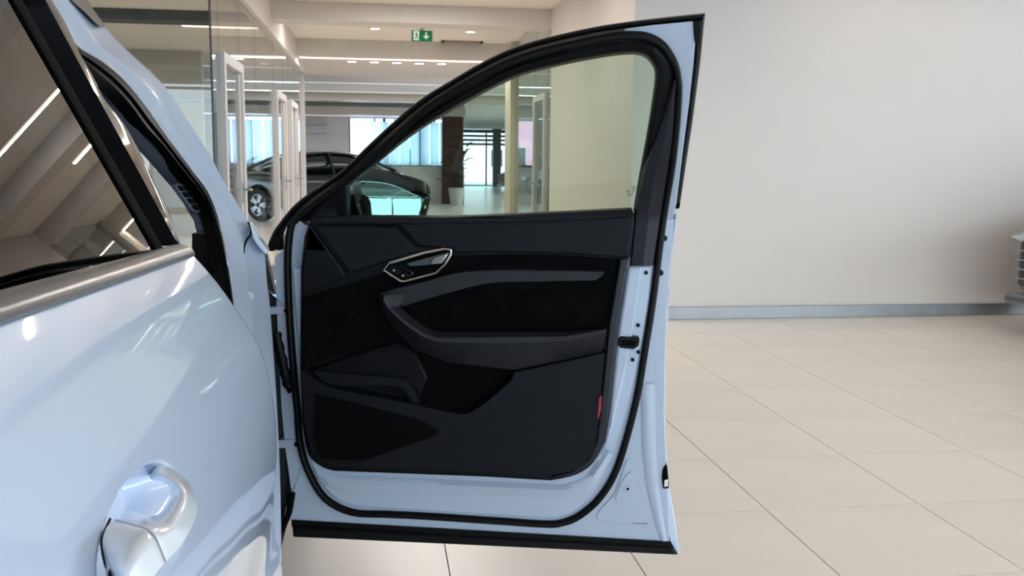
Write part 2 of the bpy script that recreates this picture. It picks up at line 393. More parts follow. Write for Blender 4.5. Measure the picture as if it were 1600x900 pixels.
# ceiling vent
p0, p1 = onZ(690, 62.5, CZ), onZ(757, 62, CZ)
t = empty('ceiling_vent', ((p0.x+p1.x)/2, p0.y+.35, CZ), 'square air vent in the corridor ceiling right of the exit sign', 'vent')
x0, x1, y0, y1 = p0.x, p1.x, p0.y, p0.y+.62
fr = MB()
for a_, b_ in (((x0, y0), (x1, y0+.05)), ((x0, y1-.05), (x1, y1)), ((x0, y0), (x0+.05, y1)), ((x1-.05, y0), (x1, y1))):
    fr.box((a_[0], a_[1], CZ-.025), (b_[0], b_[1], CZ))
fr.build('frame', M['vent'], t)
for k in range(6): box('slat', (x0+.06, y0+.08+k*.085, CZ-.018), (x1-.06, y0+.12+k*.085, CZ-.004), M['vent'], t)
# exit sign
ye = 12.0
p = onY(659.5, 56, ye); w_, h_ = .13, .066
t = empty('exit_sign', (p.x, ye, p.z), 'green emergency exit sign with white running figure and down arrow hanging in the corridor', 'sign')
box('panel', (p.x-w_, ye, p.z-h_), (p.x+w_, ye+.03, p.z+h_), M['sign'], t, bevel=.003)
box('bracket', (p.x-.03, ye+.008, p.z+h_), (p.x+.03, ye+.022, CZ), M['frame'], t)
ar = [(0, -.043), (.036, -.004), (.022, .004), (.009, -.008), (.009, .044), (-.009, .044), (-.009, -.008), (-.022, .004), (-.036, -.004)]
MB().prism([(p.x+.05+q[0], ye-.002, p.z+q[1]) for q in ar], (0, .002, 0)).build('arrow', M['signw'], t)
dx = p.x-.072
dr = [(-.034, -.055), (.034, -.055), (.034, .055), (-.034, .055)]
MB().prism([(dx+q[0], ye-.0015, p.z+q[1]) for q in dr], (0, .0015, 0)).build('doorway', M['signw'], t)
rn = MB()
rn.disc((dx+.004, ye-.003, p.z+.036), (0, 1, 0), .009, .0012, 12)
def limb(a_, b_, w):
    a_ = V((a_[0], 0, a_[1])); b_ = V((b_[0], 0, b_[1])); n_ = (b_-a_).cross(V((0, 1, 0))).normalized()*w
    rn.prism([V((dx, ye-.003, p.z))+q for q in (a_+n_, b_+n_, b_-n_, a_-n_)], (0, .0012, 0))
for a_, b_, w in (((0, .026), (.006, -.006), .008), ((0, .022), (.02, .01), .004), ((0, .022), (-.018, .006), .004), ((.006, -.006), (.022, -.022), .005), ((.022, -.022), (.016, -.044), .005), ((.006, -.006), (-.008, -.026), .005), ((-.008, -.026), (-.026, -.03), .005)):
    limb(a_, b_, w)
rn.build('running_figure', M['sign'], t)

# glass office front and left corridor partition ----------------------
w1 = empty('window_1', (-3, YW, 0), 'glass office front left of the corridor behind the car pillar', 'glass wall', kind=S)
for k in range(4):
    x1_ = XG-.012-k*1.25
    box('pane', (x1_-1.24, YW, .06), (x1_, YW+.012, CZ), M['gpart'], w1)
box('sill_rail', (WX, YW-.02, 0), (XG, YW+.03, .06), M['frame'], w1)
w2 = empty('window_2', (XG, 11.5, 0), 'left glass partition running along the corridor', 'glass wall', kind=S)
box('corner_post', (XG-.012, YW, 0), (XG+.002, YW+.014, CZ), M['dark'], w2)
def zframe(d, y0, y1, nm='frame', x=XG, t=.06, top=2.1):
    f = MB(); w = .085
    f.box((x-t, y0, 0), (x+t*.6, y0+w, top)); f.box((x-t, y1-w, 0), (x+t*.6, y1, top)); f.box((x-t, y0+w, top-w), (x+t*.6, y1-w, top))
    f.build('frame', M['frame'], d, bevel=.006)
    box('leaf_stile', (x-t*.5, y0+w+.004, .01), (x+t*.2, y0+w+.075, top-w-.004), M['frame'], d, bevel=.004)
    box('leaf_stile', (x-t*.5, y1-w-.079, .01), (x+t*.2, y1-w-.004, top-w-.004), M['frame'], d, bevel=.004)
    box('pane', (x-.012, y0+w+.075, .01), (x, y1-w-.079, top-w-.004), M['gpart'], d)
    h = MB(); h.tube([(x+t*.2, y1-w-.04, 1.0), (x+.09, y1-w-.04, 1.0), (x+.09, y1-w-.16, 1.0)], .01, 8)
    h.box((x+t*.2, y1-w-.06, .88), (x+t*.2+.008, y1-w-.02, 1.06)); h.build('handle', M['alu'], d)
d1 = empty('door_1', (XG, 8.2, 0), 'nearest grey framed glass office door in the left partition', 'door', kind=S); zframe(d1, 7.7, 8.78)
d2 = empty('door_2', (XG, 12.2, 0), 'second grey framed glass office door along the left partition', 'door', kind=S); zframe(d2, 11.6, 12.75)
d3 = empty('door_3', (XG, 14.7, 0), 'third grey framed glass office door, at the end of the left partition', 'door', kind=S); zframe(d3, 13.5, 14.5)
for y0, y1 in ((YW+.03, 7.7), (8.78, 9.9), (9.91, 11.6), (12.75, 13.5), (14.5, 15.7)):
    box('pane', (XG-.012, y0+.004, .03), (XG, y1-.004, 2.67), M['gpart'], w2)
for y0, y1 in ((7.7, 8.78), (11.6, 12.75), (13.5, 14.5)):
    box('pane', (XG-.012, y0+.004, 2.1), (XG, y1-.004, 2.67), M['gpart'], w2)
box('floor_rail', (XG-.03, YW, 0), (XG+.02, 7.7, .03), M['frame'], w2); box('floor_rail', (XG-.03, 8.78, 0), (XG+.02, 11.6, .03), M['frame'], w2)
box('end_post', (XG-.04, 15.7, 0), (XG+.04, 15.78, 2.67), M['frame'], w2)
# office back wall, rails
box('wall_office', (WX, 16.2, 0), (-2.85, 16.35, CZ), M['office'], kind=S, label='grey-beige back wall of the left office', cat='wall')
p = onY(310, 157, 16.15)
box('trim_11', (-6.5, 16.12, p.z-.02), (-2.85, 16.2, p.z+.03), M['blind'], kind=S, label='white rail across the office back wall', cat='rail')

# right glass partition
w3 = empty('window_3', (XR, 12.7, 0), 'glass partition on the right side of the corridor behind the door window', 'glass wall', kind=S)
for y0, y1 in ((10.95, 11.2), (12.05, 13.9)): box('pane', (XR, y0+.004, .03), (XR+.012, y1-.004, CZ), M['gpart'], w3)
box('pane', (XR, 11.204, 2.1), (XR+.012, 12.046, CZ), M['gpart'], w3)
box('floor_rail', (XR-.02, 12.05, 0), (XR+.03, 13.9, .03), M['frame'], w3)
d4 = empty('door_4', (XR, 11.6, 0), 'grey framed glass door in the right partition of the corridor', 'door', kind=S)
f = MB(); f.box((XR-.03, 11.2, 0), (XR+.05, 11.3, 2.1)); f.box((XR-.03, 11.97, 0), (XR+.05, 12.05, 2.1)); f.box((XR-.03, 11.3, 2.02), (XR+.05, 11.97, 2.1)); f.build('frame', M['frame'], d4, bevel=.005)
box('pane', (XR, 11.3, .01), (XR+.012, 11.97, 2.02), M['gpart'], d4)
MB().tube([(XR-.03, 11.93, 1.0), (XR-.08, 11.93, 1.0), (XR-.08, 11.8, 1.0)], .01, 8).build('handle', M['alu'], d4)
box('trim_12', (XR-.06, 13.9, 0), (XR+.06, 14.5, CZ), M['postc'], kind=S, label='cream post where the right glass partition ends', cat='post')

# far windows with vertical blinds
def farwin(n, x0, x1, y, z0, z1, step, label, mull):
    w = empty('window_%d' % n, ((x0+x1)/2, y, z0), label, 'window', kind=S)
    f = MB()
    for xx in [x0+(x1-x0)*k/mull for k in range(mull+1)]: f.box((xx-.04, y, z0), (xx+.04, y+.1, z1))
    f.box((x0, y, z0), (x1, y+.1, z0+.06)); f.box((x0, y, z1-.06), (x1, y+.1, z1)); f.build('frame', M['dark'], w)
    for k in range(mull): box('pane', (x0+(x1-x0)*k/mull+.04, y+.04, z0+.06), (x0+(x1-x0)*(k+1)/mull-.04, y+.052, z1-.06), M['gwin'], w)
    return w
farwin(4, -3.97, -2.25, YF+.1, 1.13, 2.6, 0, 'far window left of the grey pier, behind vertical blinds', 2)
farwin(5, -.87, 2.3, YF+.1, 1.13, 2.6, 0, 'far window right of the grey pier, behind vertical blinds', 3)
def blind(x0, x1, label, skip=()):
    t = empty('vertical_blind', ((x0+x1)/2, YF+.02, 2.55), label, 'blind', 'vertical blinds on the far windows')
    box('headrail', (x0, YF-.02, 2.54), (x1, YF+.04, 2.6), M['blind'], t)
    n = int((x1-x0)/.30)
    for k in range(n):
        x = x0+.15+k*.30
        if any(a_ < x < b_ for a_, b_ in skip): continue
        box('clip', (x-.02, YF+.0, 2.44), (x+.02, YF+.02, 2.54), M['dark'], t)
        c, s = .138, .05*(1 if k % 2 else .6)
        MB().prism([(x-c, YF+.02-s, 1.15), (x+c, YF+.02+s, 1.15), (x+c, YF+.026+s, 1.15), (x-c, YF+.026-s, 1.15)], (0, 0, 1.3)).build('slat', M['blind'], t)
blind(-3.95, -2.27, 'white vertical blind left of the grey pier')
blind(-.85, 2.28, 'white vertical blind right of the grey pier', skip=((-.85, -.2),))
ac = empty('air_conditioner', (-1.3, YF-.15, 2.3), 'white wall air conditioner on the grey pier above the black car', 'air conditioner')
a_, b_ = onY(473, 196, YF-.2), onY(511, 208, YF-.2)
box('housing', (a_.x, YF-.2, b_.z), (b_.x, YF, a_.z), M['pot'], ac, bevel=.02); box('flap', (a_.x+.05, YF-.215, b_.z+.03), (b_.x-.05, YF-.2, b_.z+.08), M['frame'], ac)

# far hall end window
w6 = farwin(6, 4.4, 6.98, YB, 0.02, 3.0, 0, 'tall bright window at the end of the far hall', 2)
a_, b_ = onY(770, 200, YB-.3), onY(782, 200, YB-.3)
box('trim_13', (a_.x, YB-.6, 0), (b_.x, YB-.2, CZ), M['dark'], kind=S, label='grey steel post in front of the far bright window', cat='post')
box('wall_hall_end', (2.6, YB, 0), (4.4, YB+.2, CZ), M['wall'], kind=S, label='end wall left of the far bright window', cat='wall')
t = empty('venetian_blind', (5.7, YB-.15, 2.9), 'grey horizontal slats pulled up over the far bright window', 'blind')
for k in range(4):
    z = CZ-.03-.24*(k+.5)*.9
    box('slat', (4.3, YB-.18, z-.07), (7.0, YB-.06, z+.05), M['dark'], t, bevel=.01)

# showroom window walls behind and right of the camera
def winwall(n, horiz, c, a0, a1, z0, z1, step, label):
    w = empty('window_%d' % n, ((a0+a1)/2, c, 0) if horiz else (c, (a0+a1)/2, 0), label, 'window', kind=S)
    k = int(round((a1-a0)/step)); st = (a1-a0)/k
    P = (lambda u, v, z: (u, c+v, z)) if horiz else (lambda u, v, z: (c+v, u, z))
    for i in range(k+1): box('mullion', P(a0+i*st-.035, -.06, z0), P(a0+i*st+.035, .06, z1), M['frame'], w)
    for i in range(k): box('pane', P(a0+i*st+.035, -.006, z0+.06), P(a0+(i+1)*st-.035, .006, z1-.06), M['gwin'], w)
    box('bottom_rail', P(a0, -.06, z0), P(a1, .06, z0+.06), M['frame'], w); box('top_rail', P(a0, -.06, z1-.06), P(a1, .06, z1), M['frame'], w)
winwall(7, True, SY, -8.8, 8.8, .08, 2.95, 1.76, 'tall window wall behind the viewer, seen in the wing mirror')
winwall(8, False, EX, -8.3, 7.2, .08, 2.95, 1.9, 'tall window wall on the right side of the showroom')
winwall(9, False, FX, 16, 44, .08, 2.95, 2.0, 'window wall along the right side of the far hall')
box('wall_right', (EX, 7.2, 0), (EX+.2, YW+.2, CZ), M['wall'], kind=S, label='right corner wall of the showroom outside the picture', cat='wall')
box('wall_rear', (WX, SY-.06, 0), (EX, SY+.06, .08), M['frame'], kind=S, label='low kerb under the rear window wall', cat='wall')
box('wall_right_kerb', (EX-.06, SY, 0), (EX+.06, 7.2, .08), M['frame'], kind=S, label='low kerb under the right window wall', cat='wall')

# outside
box('ground', (-120, -120, -.4), (120, 160, -.25), M['asphalt'], kind=S, label='pale road outside the windows', cat='ground')
box('lawn', (-30, YB+2, -.25), (40, YB+5, -.1), M['grass'], kind=S, label='strip of grass outside the far bright window', cat='grass')
def house(x, y, w, d, h, m, label, rows, cols):
    t = empty('house', (x, y, 0), label, 'house')
    box('wall', (x-w/2, y, -.3), (x+w/2, y+d, h), m, t)
    MB().prism([(x-w/2-.4, y-.4, h), (x+w/2+.4, y-.4, h), (x, y-.4, h+w*.22)], (0, d+.8, 0)).build('roof', M['dark'], t)
    for r in range(rows):
        for c in range(cols):
            xx = x-w/2+w*(c+.5)/cols; zz = .9+r*2.9
            wv = box('window', (xx-.5, y-.06, zz), (xx+.5, y, zz+1.4), M['frame'], t)
            box('pane', (xx-.42, y-.075, zz+.08), (xx+.42, y-.06, zz+1.32), M['car_glass'], wv)
house(9, 72, 16, 9, 7, M['facade'], 'white house outside the far bright window', 2, 5)
house(-2.6, 60, 7, 8, 4.6, M['pink'], 'pink house with a grey roof outside the far blinds', 1, 3)
t = empty('street_lamp', (-14, -34, -.25), 'street lamp outside, seen in the wing mirror', 'street lamp')
MB().tube([(-14, -34, -.25), (-14, -34, 8), (-13.6, -34, 8.4)], .08, 8).build('pole', M['dark'], t); box('lamp_head', (-13.7, -34.15, 8.35), (-12.6, -33.85, 8.5), M['dark'], t)

# ================================================================== potted plant
p = onZ(713, 319, 0)
pc = V((onY(713, 310, YF-1.2).x, YF-1.2, 0))
plant = empty('potted_plant', pc, 'tall leafy plant in a white pot before the wooden pillar', 'plant')
prof = [(0, 0), (.16, 0), (.17, .02), (.235, .5), (.22, .52), (.2, .48), (0, .46)]
rows = [[(pc.x+r*math.cos(2*math.pi*k/20), pc.y+r*math.sin(2*math.pi*k/20), z) for k in range(20)] for r, z in prof]
MB().grid(rows, close_v=True).build('pot', M['pot'], plant)
MB().disc((pc.x, pc.y, .46), (0, 0, 1), .2, .02, 16).build('soil', M['soil'], plant)
stem = MB()
def leafat(b, d, L, W):
    d = V(d).normalized(); s = d.cross(V((0, 0, 1))).normalized(); up = s.cross(d)
    rows = []
    for i in range(6):
        t_ = i/5; w = W*math.sin(math.pi*min(.97, .06+t_*.94))*(1-.25*t_); c = V(b)+d*(L*t_) - V((0, 0, 1))*(L*.35*t_*t_)
        rows.append([c-s*w+up*w*.35, c, c+s*w+up*w*.35])
    m_ = MB(); m_.grid(rows); o = m_.build('leaf', M['leaf'], plant, smooth=80)
    so = o.modifiers.new('thick', 'SOLIDIFY'); so.thickness = .004
for k in range(30):
    a_ = k*2.4; h_ = .55+1.15*(k/30)+random.uniform(-.05, .05)
    base = V((pc.x, pc.y, .48)); r_ = .12+.12*random.random()
    tip = V((pc.x+r_*math.cos(a_)+(.12 if h_ > 1.3 else -.1), pc.y+r_*math.sin(a_), h_))
    stem.tube([base, lerp(base, tip, .5)+V((0, 0, .05)), tip], .009, 5)
    leafat(tip, (math.cos(a_), math.sin(a_), .5 if h_ < 1.4 else 1.1), random.uniform(.3, .42), random.uniform(.07, .1))
stem.build('stem', M['stem'], plant)

# ================================================================== generic cars in the background
def wheel(par, x, y, r, w, side):
    t_ = MB(); n = 28
    pr = [(r*.66, -w/2), (r*.95, -w/2), (r, -w*.36), (r, w*.36), (r*.95, w/2), (r*.66, w/2)]
    t_.grid([[(x+q[0]*math.cos(2*math.pi*k/n), y+q[1], r+q[0]*math.sin(2*math.pi*k/n)) for k in range(n)] for q in pr], close_u=True, close_v=True)
    wo_ = t_.build('wheel', M['tyre'], par, world=False, recalc=True)
    rm = MB()
    for k in range(5):
        a_ = 2*math.pi*k/5
        for dlt in (-.16, .16):
            c0 = V((math.cos(a_+dlt*1.6), 0, math.sin(a_+dlt*1.6)))*r*.15; c1 = V((math.cos(a_+dlt), 0, math.sin(a_+dlt)))*r*.68
            s_ = V((-math.sin(a_), 0, math.cos(a_)))*r*.05; o_ = V((x, y+side*w*.38, r)); e_ = V((0, side*.02, 0))
            rm.prism([o_+c0-s_, o_+c1-s_, o_+c1+s_, o_+c0+s_], e_)
    rm.grid([[(x+q[0]*math.cos(2*math.pi*k/n), y+side*q[1], r+q[0]*math.sin(2*math.pi*k/n)) for k in range(n)] for q in ((r*.62, w*.46), (r*.69, w*.46), (r*.69, w*.2), (r*.62, w*.2))], close_u=True, close_v=True)
    rm.build('rim', M['rim'], wo_, world=False, recalc=True)
def car(loc, rz, paint, label, suv=0, grp=None, gm=None):
    t = empty('car', loc, label, 'car', grp, rz=rz)
    dz = .16*suv
    # x, floor z, side bulge half width, belt z
    st = [(2.28, .38, .55, .62), (2.22, .26, .74, .72), (2.0, .22, .86, .80), (1.5, .22, .91, .92), (.9, .22, .92, .98), (0, .22, .92, 1.0), (-.9, .22, .93, 1.03), (-1.6, .24, .92, 1.07), (-2.05, .28, .87, 1.09), (-2.25, .34, .78, 1.05), (-2.32, .45, .6, .98)]
    rows = []
    for x, zf, hw, zb in st:
        zb += dz; zf += dz*.3
        half = [(0, zf), (hw*.8, zf), (hw*.97, zf+.12), (hw, (zf+zb)*.5+.05), (hw*.97, zb-.12), (hw*.86, zb-.01), (hw*.5, zb+.02)]
        rows.append([V((x, y, z)) for y, z in half] + [V((x, 0, zb+.03))] + [V((x, -y, z)) for y, z in reversed(half[1:])])
    MB().grid(rows, close_v=True, caps=True).build('body', paint, t, sub=2, world=False, smooth=180, recalc=True)
    gr = [(1.25, .985, .70, .02), (.55, 1.36, .60, .3), (.1, 1.45, .575, .4), (-.6, 1.47, .57, .4), (-1.35, 1.36, .56, .3), (-2.0, 1.09, .62, .02)]
    rows = []
    for x, zr, hw, _ in gr:
        zr += dz*1.2 if zr > 1.2 else dz; bz = interp([(-2, 1.05), (1.3, .95)], x)+dz; hb = interp([(-2, .74), (-1, .84), (.6, .83), (1.3, .74)], x)
        rows.append([V((x, hb, bz-.05)), V((x, hw+.02, zr-.05)), V((x, hw*.7, zr)), V((x, -hw*.7, zr)), V((x, -hw-.02, zr-.05)), V((x, -hb, bz-.05))])
    MB().grid(rows, close_v=True, caps=True).build('windows', M['car_glass'], t, sub=2, world=False, smooth=180, recalc=True)
    rows = []
    for x, zr, hw, _ in gr[1:5]:
        zr += dz*1.2
        rows.append([V((x, y*hw, zr+.005-(.05 if abs(y) > .9 else 0))) for y in (-1.02, -.7, 0, .7, 1.02)])
    o = MB().grid(rows).build('roof', paint, t, sub=2, world=False, smooth=180); so = o.modifiers.new('th', 'SOLIDIFY'); so.thickness = .03; so.offset = 1
    for s_ in (1, -1):
        for (x0_, z0_, y0_), (x1_, z1_, y1_) in (((1.25, .98, .78), (.55, 1.33, .64)), ((-.25, 1.0, .85), (-.3, 1.42, .6)), ((-1.3, 1.32, .6), (-2.0, 1.06, .72))):
            MB().tube([(x0_, s_*y0_, z0_+dz), (x1_, s_*y1_, z1_+dz*1.2)], .035, 6).build('pillar', paint, t, world=False)
        MB().prism([(2.13, s_*.45, .62+dz), (2.0, s_*.86, .70+dz), (1.82, s_*.875, .74+dz), (2.05, s_*.6, .74+dz)], (.1, s_*.01, 0)).build('headlight', M['lens'], t, world=False, recalc=True, bevel=.01)
        MB().prism([(-2.24, s_*.4, .92+dz), (-2.17, s_*.78, .9+dz), (-2.0, s_*.89, .9+dz), (-2.0, s_*.88, 1.0+dz), (-2.2, s_*.72, 1.02+dz)], (-.06, 0, 0)).build('tail_light', M['tail'], t, world=False, recalc=True)
        mr_ = MB(); mr_.box((.75, s_*.88-.02, .98+dz), (.92, s_*1.0+.02, 1.12+dz)); mr_.build('mirror', paint, t, bevel=.03, world=False)
        for x in (1.42, -1.42):
            MB().disc((x, s_*.80, .40+dz*.3), (0, s_, 0), .37, .128, 28).build('wheel_arch', M['plastic_d'], t, world=False)
            wheel(t, x, s_*.835, .34+dz*.2, .23, s_)
    gl = MB(); gl.box((2.1, -.58, .36+dz), (2.33, .58, .70+dz)); go = gl.build('grille', M['gloss_black'], t, bevel=.02, world=False)
    for k in range(4): MB().box((2.2, -.585, .41+dz+k*.07), (2.337, .585, .42+dz+k*.07)).build('slat', M['car_silver'], go, world=False)
    MB().box((2.1, -.72, .22+dz*.5), (2.30, .72, .30+dz*.5)).build('bumper_lip', paint, t, bevel=.03, world=False)
    return t
p = onY(468, 330, 19.9)
car((p.x, 19.9, 0), math.radians(180+40), M['car_black'], 'black car parked behind the left glass partition doors')
car((7.15, 6.35, 0), math.radians(180+13), M['car_grey'], 'grey car whose nose enters at the right edge before the cream wall', suv=.15)
pa = onZ(800, 300, 0)
car((7.4, 40.0, 0), math.radians(200), M['car_silver'], 'silver car in the far hall beside the cream post', suv=.5)
car((8.0, 43.6, 0), math.radians(200), M['car_black'], 'dark car behind the silver car in the far hall', suv=.3)
car((5.2, 12.9, 0), math.radians(185), M['car_black'], 'dark car in the side room behind the right glass partition', suv=.3)

# ================================================================== THE WHITE CAR
CAR = empty('car', (-1.1, 1.2, 0), 'white car in the foreground with its front door wide open', 'car')
PROF = [(.20, -.34), (.26, -.24), (.32, -.19), (.42, -.155), (.55, -.135), (.68, -.137), (.72, -.142), (.76, -.150), (.80, -.147), (.85, -.142), (.90, -.1415), (.95, -.146), (1.0, -.157), (1.03, -.170), (1.06, -.189), (1.095, -.211), (1.13, -.238), (1.15, -.258)]
def pz(z):
    s = 0; w = 0
    for k in range(-3, 4):
        g = math.exp(-k*k/4.5); s += interp(PROF, z+k*.008)*g; w += g
    return s/w
BELT = lambda y: 1.140 + .036*(1.28-y)
def side(y, z):            # outer skin X of the car's right flank
    d = 1.28-y
    x = pz(z-.030*d*max(0, min(1, (z-.6)/.5))) + .022*max(0, d) - .018*max(0, d-.9)**2*1.5
    return x
HY, HZ = .585, 1.045      # handle centre
def skin(y, z):
    x = side(y, z)
    r2 = ((y-.590)/.106)**2 + ((z-1.030)/.0265)**2
    if r2 < 1: x -= .030*min(1, (1-r2)*1.9)**1.1
    return x
rd_ys = sorted(set([.345+(1.28-.345)*k/60 for k in range(61)]))
rd_zs = [.34+(1.137-.34)*k/90 for k in range(91)]
def dense(a, b, spans, base, fine):
    out = [a]
    while out[-1] < b-1e-6:
        st = fine if any(p_-base < out[-1] < q_ for p_, q_ in spans) else base
        out.append(min(b, out[-1]+st))
    return out
def flank(ys, zs, fn, name, edge=.05):         # zs run 0..1 towards the belt
    rows = []
    for y in ys:
        zt = BELT(y)-.006
        rows.append([V((fn(y, lerp(.30, zt, k)), y, lerp(.30, zt, k))) for k in zs])
    def hem(r, sy): return [[V((q.x-.002, q.y+sy*.0015, q.z)) for q in r], [V((q.x-.006, q.y+sy*.0022, q.z)) for q in r], [V((q.x-edge, q.y-sy*.002, q.z)) for q in r]]
    A = list(reversed(hem(rows[0], -1))); B = hem(rows[-1], 1)
    top = [[q for q in r] + [r[-1]+V((-.003, 0, .002)), r[-1]+V((-.02, 0, .002))] for r in A+rows+B]
    return MB().grid(top).build(name, M['paint'], CAR, smooth=60)
RD = flank(dense(.345, 1.277, [(.45, .73)], .012, .0025), dense(0, 1, [(.845, .915)], .012, .0016), skin, 'rear_door')
RF = flank(dense(-1.3, .340, [], .035, .035), dense(0, 1, [], .02, .02), side, 'rear_fender')
# belt moulding
for nm, y0, y1 in (('belt_moulding', .345, 1.265), ('belt_moulding', -1.3, .34)):
    rows = []
    n = 30
    for i in range(n+1):
        y = lerp(y0, y1, i/n); zb = BELT(y); xb = side(y, zb-.006)
        sec = [(-.003, -.006), (.002, -.006), (.004, -.003), (.002, .002), (-.002, .006), (-.010, .0095), (-.018, .0105), (-.022, .005), (-.014, -.006)]
        rows.append([V((xb+a_, y, zb+b_)) for a_, b_ in sec])
    MB().grid(rows, close_v=True, caps=True).build(nm, M['trimgrey'], RD if y0 > .3 else RF, smooth=50)
# rear side glass (tumblehome .45) and B pillar
TB = .45
def tum(y, z, off=0): return side(y, BELT(y)-.006) - .024 - TB*(z-BELT(y)) + off
def glassline(z): return 1.175 - .24*(z-1.15)        # front edge of the rear glass
ZT = 1.50
rows = []
for i in range(25):
    s_ = i/24
    r_ = []
    for k in range(21):
        z = lerp(1.150, ZT, k/20); y = lerp(-.55, glassline(z), s_); zz = max(z, BELT(y)+.004)
        r_.append(V((tum(y, z) - .012*math.sin(math.pi*k/20)*0, y, z)))
    rows.append(r_)
MB().tube([V((side(.3425, lerp(.4, BELT(.34)-.008, k/30))-.0025, .3425, lerp(.4, BELT(.34)-.008, k/30))) for k in range(31)], .0021, 6).build('shut_line', M['plastic_d'], RD)
o = MB().grid(rows).build('side_window', M['gtint'], RD, smooth=60)
def bandY(o0, o1, out0, out1, name, m, z0=1.150, z1=ZT, par=RD, thick=.02):
    rows = []
    for k in range(25):
        z = lerp(z0, z1, k/24); g = glassline(z)
        xa, xb = tum(g+o0, z, out0), tum(g+o1, z, out1)
        rows.append([V((xa, g+o0, z)), V((lerp(xa, xb, .5)+.002, g+(o0+o1)/2, z)), V((xb, g+o1, z)), V((xb-thick, g+o1, z)), V((xa-thick, g+o0, z))])
    return MB().grid(rows, close_v=True, caps=True).build(name, m, par, smooth=40)
bandY(-.004, .030, .003, .004, 'window_seal', M['plastic_d'])
pcl = resamp(cr([(66, -8), (72, 2), (132, 114), (216, 267), (277, 380)], 4), 30)
pcr_ = resamp(cr([(76, -8), (82, 3), (103, 39), (121, 78), (142, 114), (163, 156), (195, 196), (224, 250), (240, 286), (261, 325), (283, 384)], 4), 30)
rows = []
for a_, b_ in zip(pcl, pcr_):
    f_ = lambda q, o_: on(q[0], q[1], (1, 0, TB), -.268 + o_ + TB*1.140)
    p_, q_ = f_(a_, -.004), f_(b_, -.005)
    rows.append([p_, f_((lerp(a_[0], b_[0], .5), lerp(a_[1], b_[1], .5)), -.004), f_((lerp(a_[0], b_[0], .86), lerp(a_[1], b_[1], .86)), -.004), q_, q_+V((-.03, .0, 0)), p_+V((-.03, 0, 0))])
MB().grid(rows, close_v=True, caps=True).build('pillar_cover', M['gloss_black'], RD, smooth=50)
MB().tube([f_(q, -.005) for q in pcr_], .0005, 6).build('cover_bead', M['trimgrey'], RD)

# door handle -----------------------------------------------------------------
def hp_(x, y, o):
    X = side(HY, HZ)+o
    for _ in range(4): q = onX(x, y, X); X = side(q.y, q.z)+o
    return q
def hgrid(name, st):
    rows = []
    nc = len(st[0]); fl = cr([[v for q in r for v in q] for r in st], 4)
    for f_ in fl:
        p_ = [hp_(*f_[3*i:3*i+3]) for i in range(nc)]
        mm = (p_[0]+p_[-1])/2
        c_ = [mm+V((-.008, .006, -.003)), p_[0]]
        for i in range(nc):
            if 0 < i < nc-1: c_ += [lerp(p_[i-1], p_[i], .80), lerp(lerp(p_[i-1], p_[i+1], .5), p_[i], .86), lerp(p_[i], p_[i+1], .20)]
        rows.append(c_ + [lerp(p_[-2], p_[-1], .85), p_[-1], p_[-1]+V((-.010, .004, -.001))])
    return MB().grid(rows).build(name, M['paint_lit'], RD, smooth=50)
hgrid('door_handle', [
 [(231, 744, -.026), (236, 736, -.016), (240, 731, -.016), (248, 722, -.020)],
 [(232, 742, -.016), (238, 735, -.006), (243, 730, -.005), (252, 723.5, -.010)],
 [(237, 750, -.004), (246, 741, .009), (254, 735, .012), (264, 729, .006)],
 [(251, 752, .006), (260, 747, .023), (268, 744, .026), (279, 739, .019)],
 [(264, 759, .014), (274, 757, .033), (283, 754.5, .036), (294, 752, .029)],
 [(268, 769, .017), (280, 769, .037), (291, 768, .041), (303, 770, .034)],
 [(263, 783, .018), (277, 785, .038), (291, 788, .042), (308, 790, .036)],
 [(251, 800, .018), (266, 804, .038), (283, 809, .042), (306, 806, .036)],
 [(237, 807, .016), (256, 816, .036), (273, 826, .042), (298, 826, .036)],
 [(215, 809, .010), (243, 821, .035), (259, 834, .041), (283, 852, .034)],
 [(180, 811.5, .002), (228.5, 824.5, .034), (244, 838.5, .040), (260, 877, .032)],
 [(179, 812.0, -.004), (227.5, 825.2, .026), (243, 839.2, .030), (259, 878, .024)]])
hgrid('handle_cap', [
 [(178.5, 812.8, -.004), (226.8, 826.3, .026), (241.8, 840.2, .030), (258, 879, .024)],
 [(178, 813, .002), (226.6, 826.3, .034), (241.6, 840.5, .040), (257.6, 879.5, .032)],
 [(168, 822, .003), (212, 843, .034), (231, 858, .039), (246, 893, .030)],
 [(160.5, 842, .003), (197, 863, .031), (215, 880, .036), (230, 915, .026)],
 [(162, 864, .001), (184, 889, .022), (200, 906, .026), (212, 935, .018)],
 [(170, 892, -.006), (180, 912, .004), (192, 928, .005), (200, 946, .0)],
 [(174, 900, -.016), (182, 918, -.012), (190, 932, -.012), (198, 948, -.014)]])
MB().tube([hp_(x, y, -.001-.026*min(1, k/2.2)) for k, (x, y) in enumerate(cr([(244, 721.5), (231, 733), (228.5, 751), (238, 774), (252, 800)], 4))], .0007, 6).build('handle_gasket', M['plastic_d'], RD)
MB().tube([hp_(x, y, .001) for x, y in cr([(172, 811), (165, 826), (159, 842), (160.5, 862), (166, 886), (175, 902), (186, 916)], 4)], .0009, 6).build('handle_gap', M['plastic_d'], RD)
c = hp_(243, 779, -.020); MB().disc(c, (1, -.6, 0), .0032, .002, 12).build('handle_stop', M['rubber'], RD)

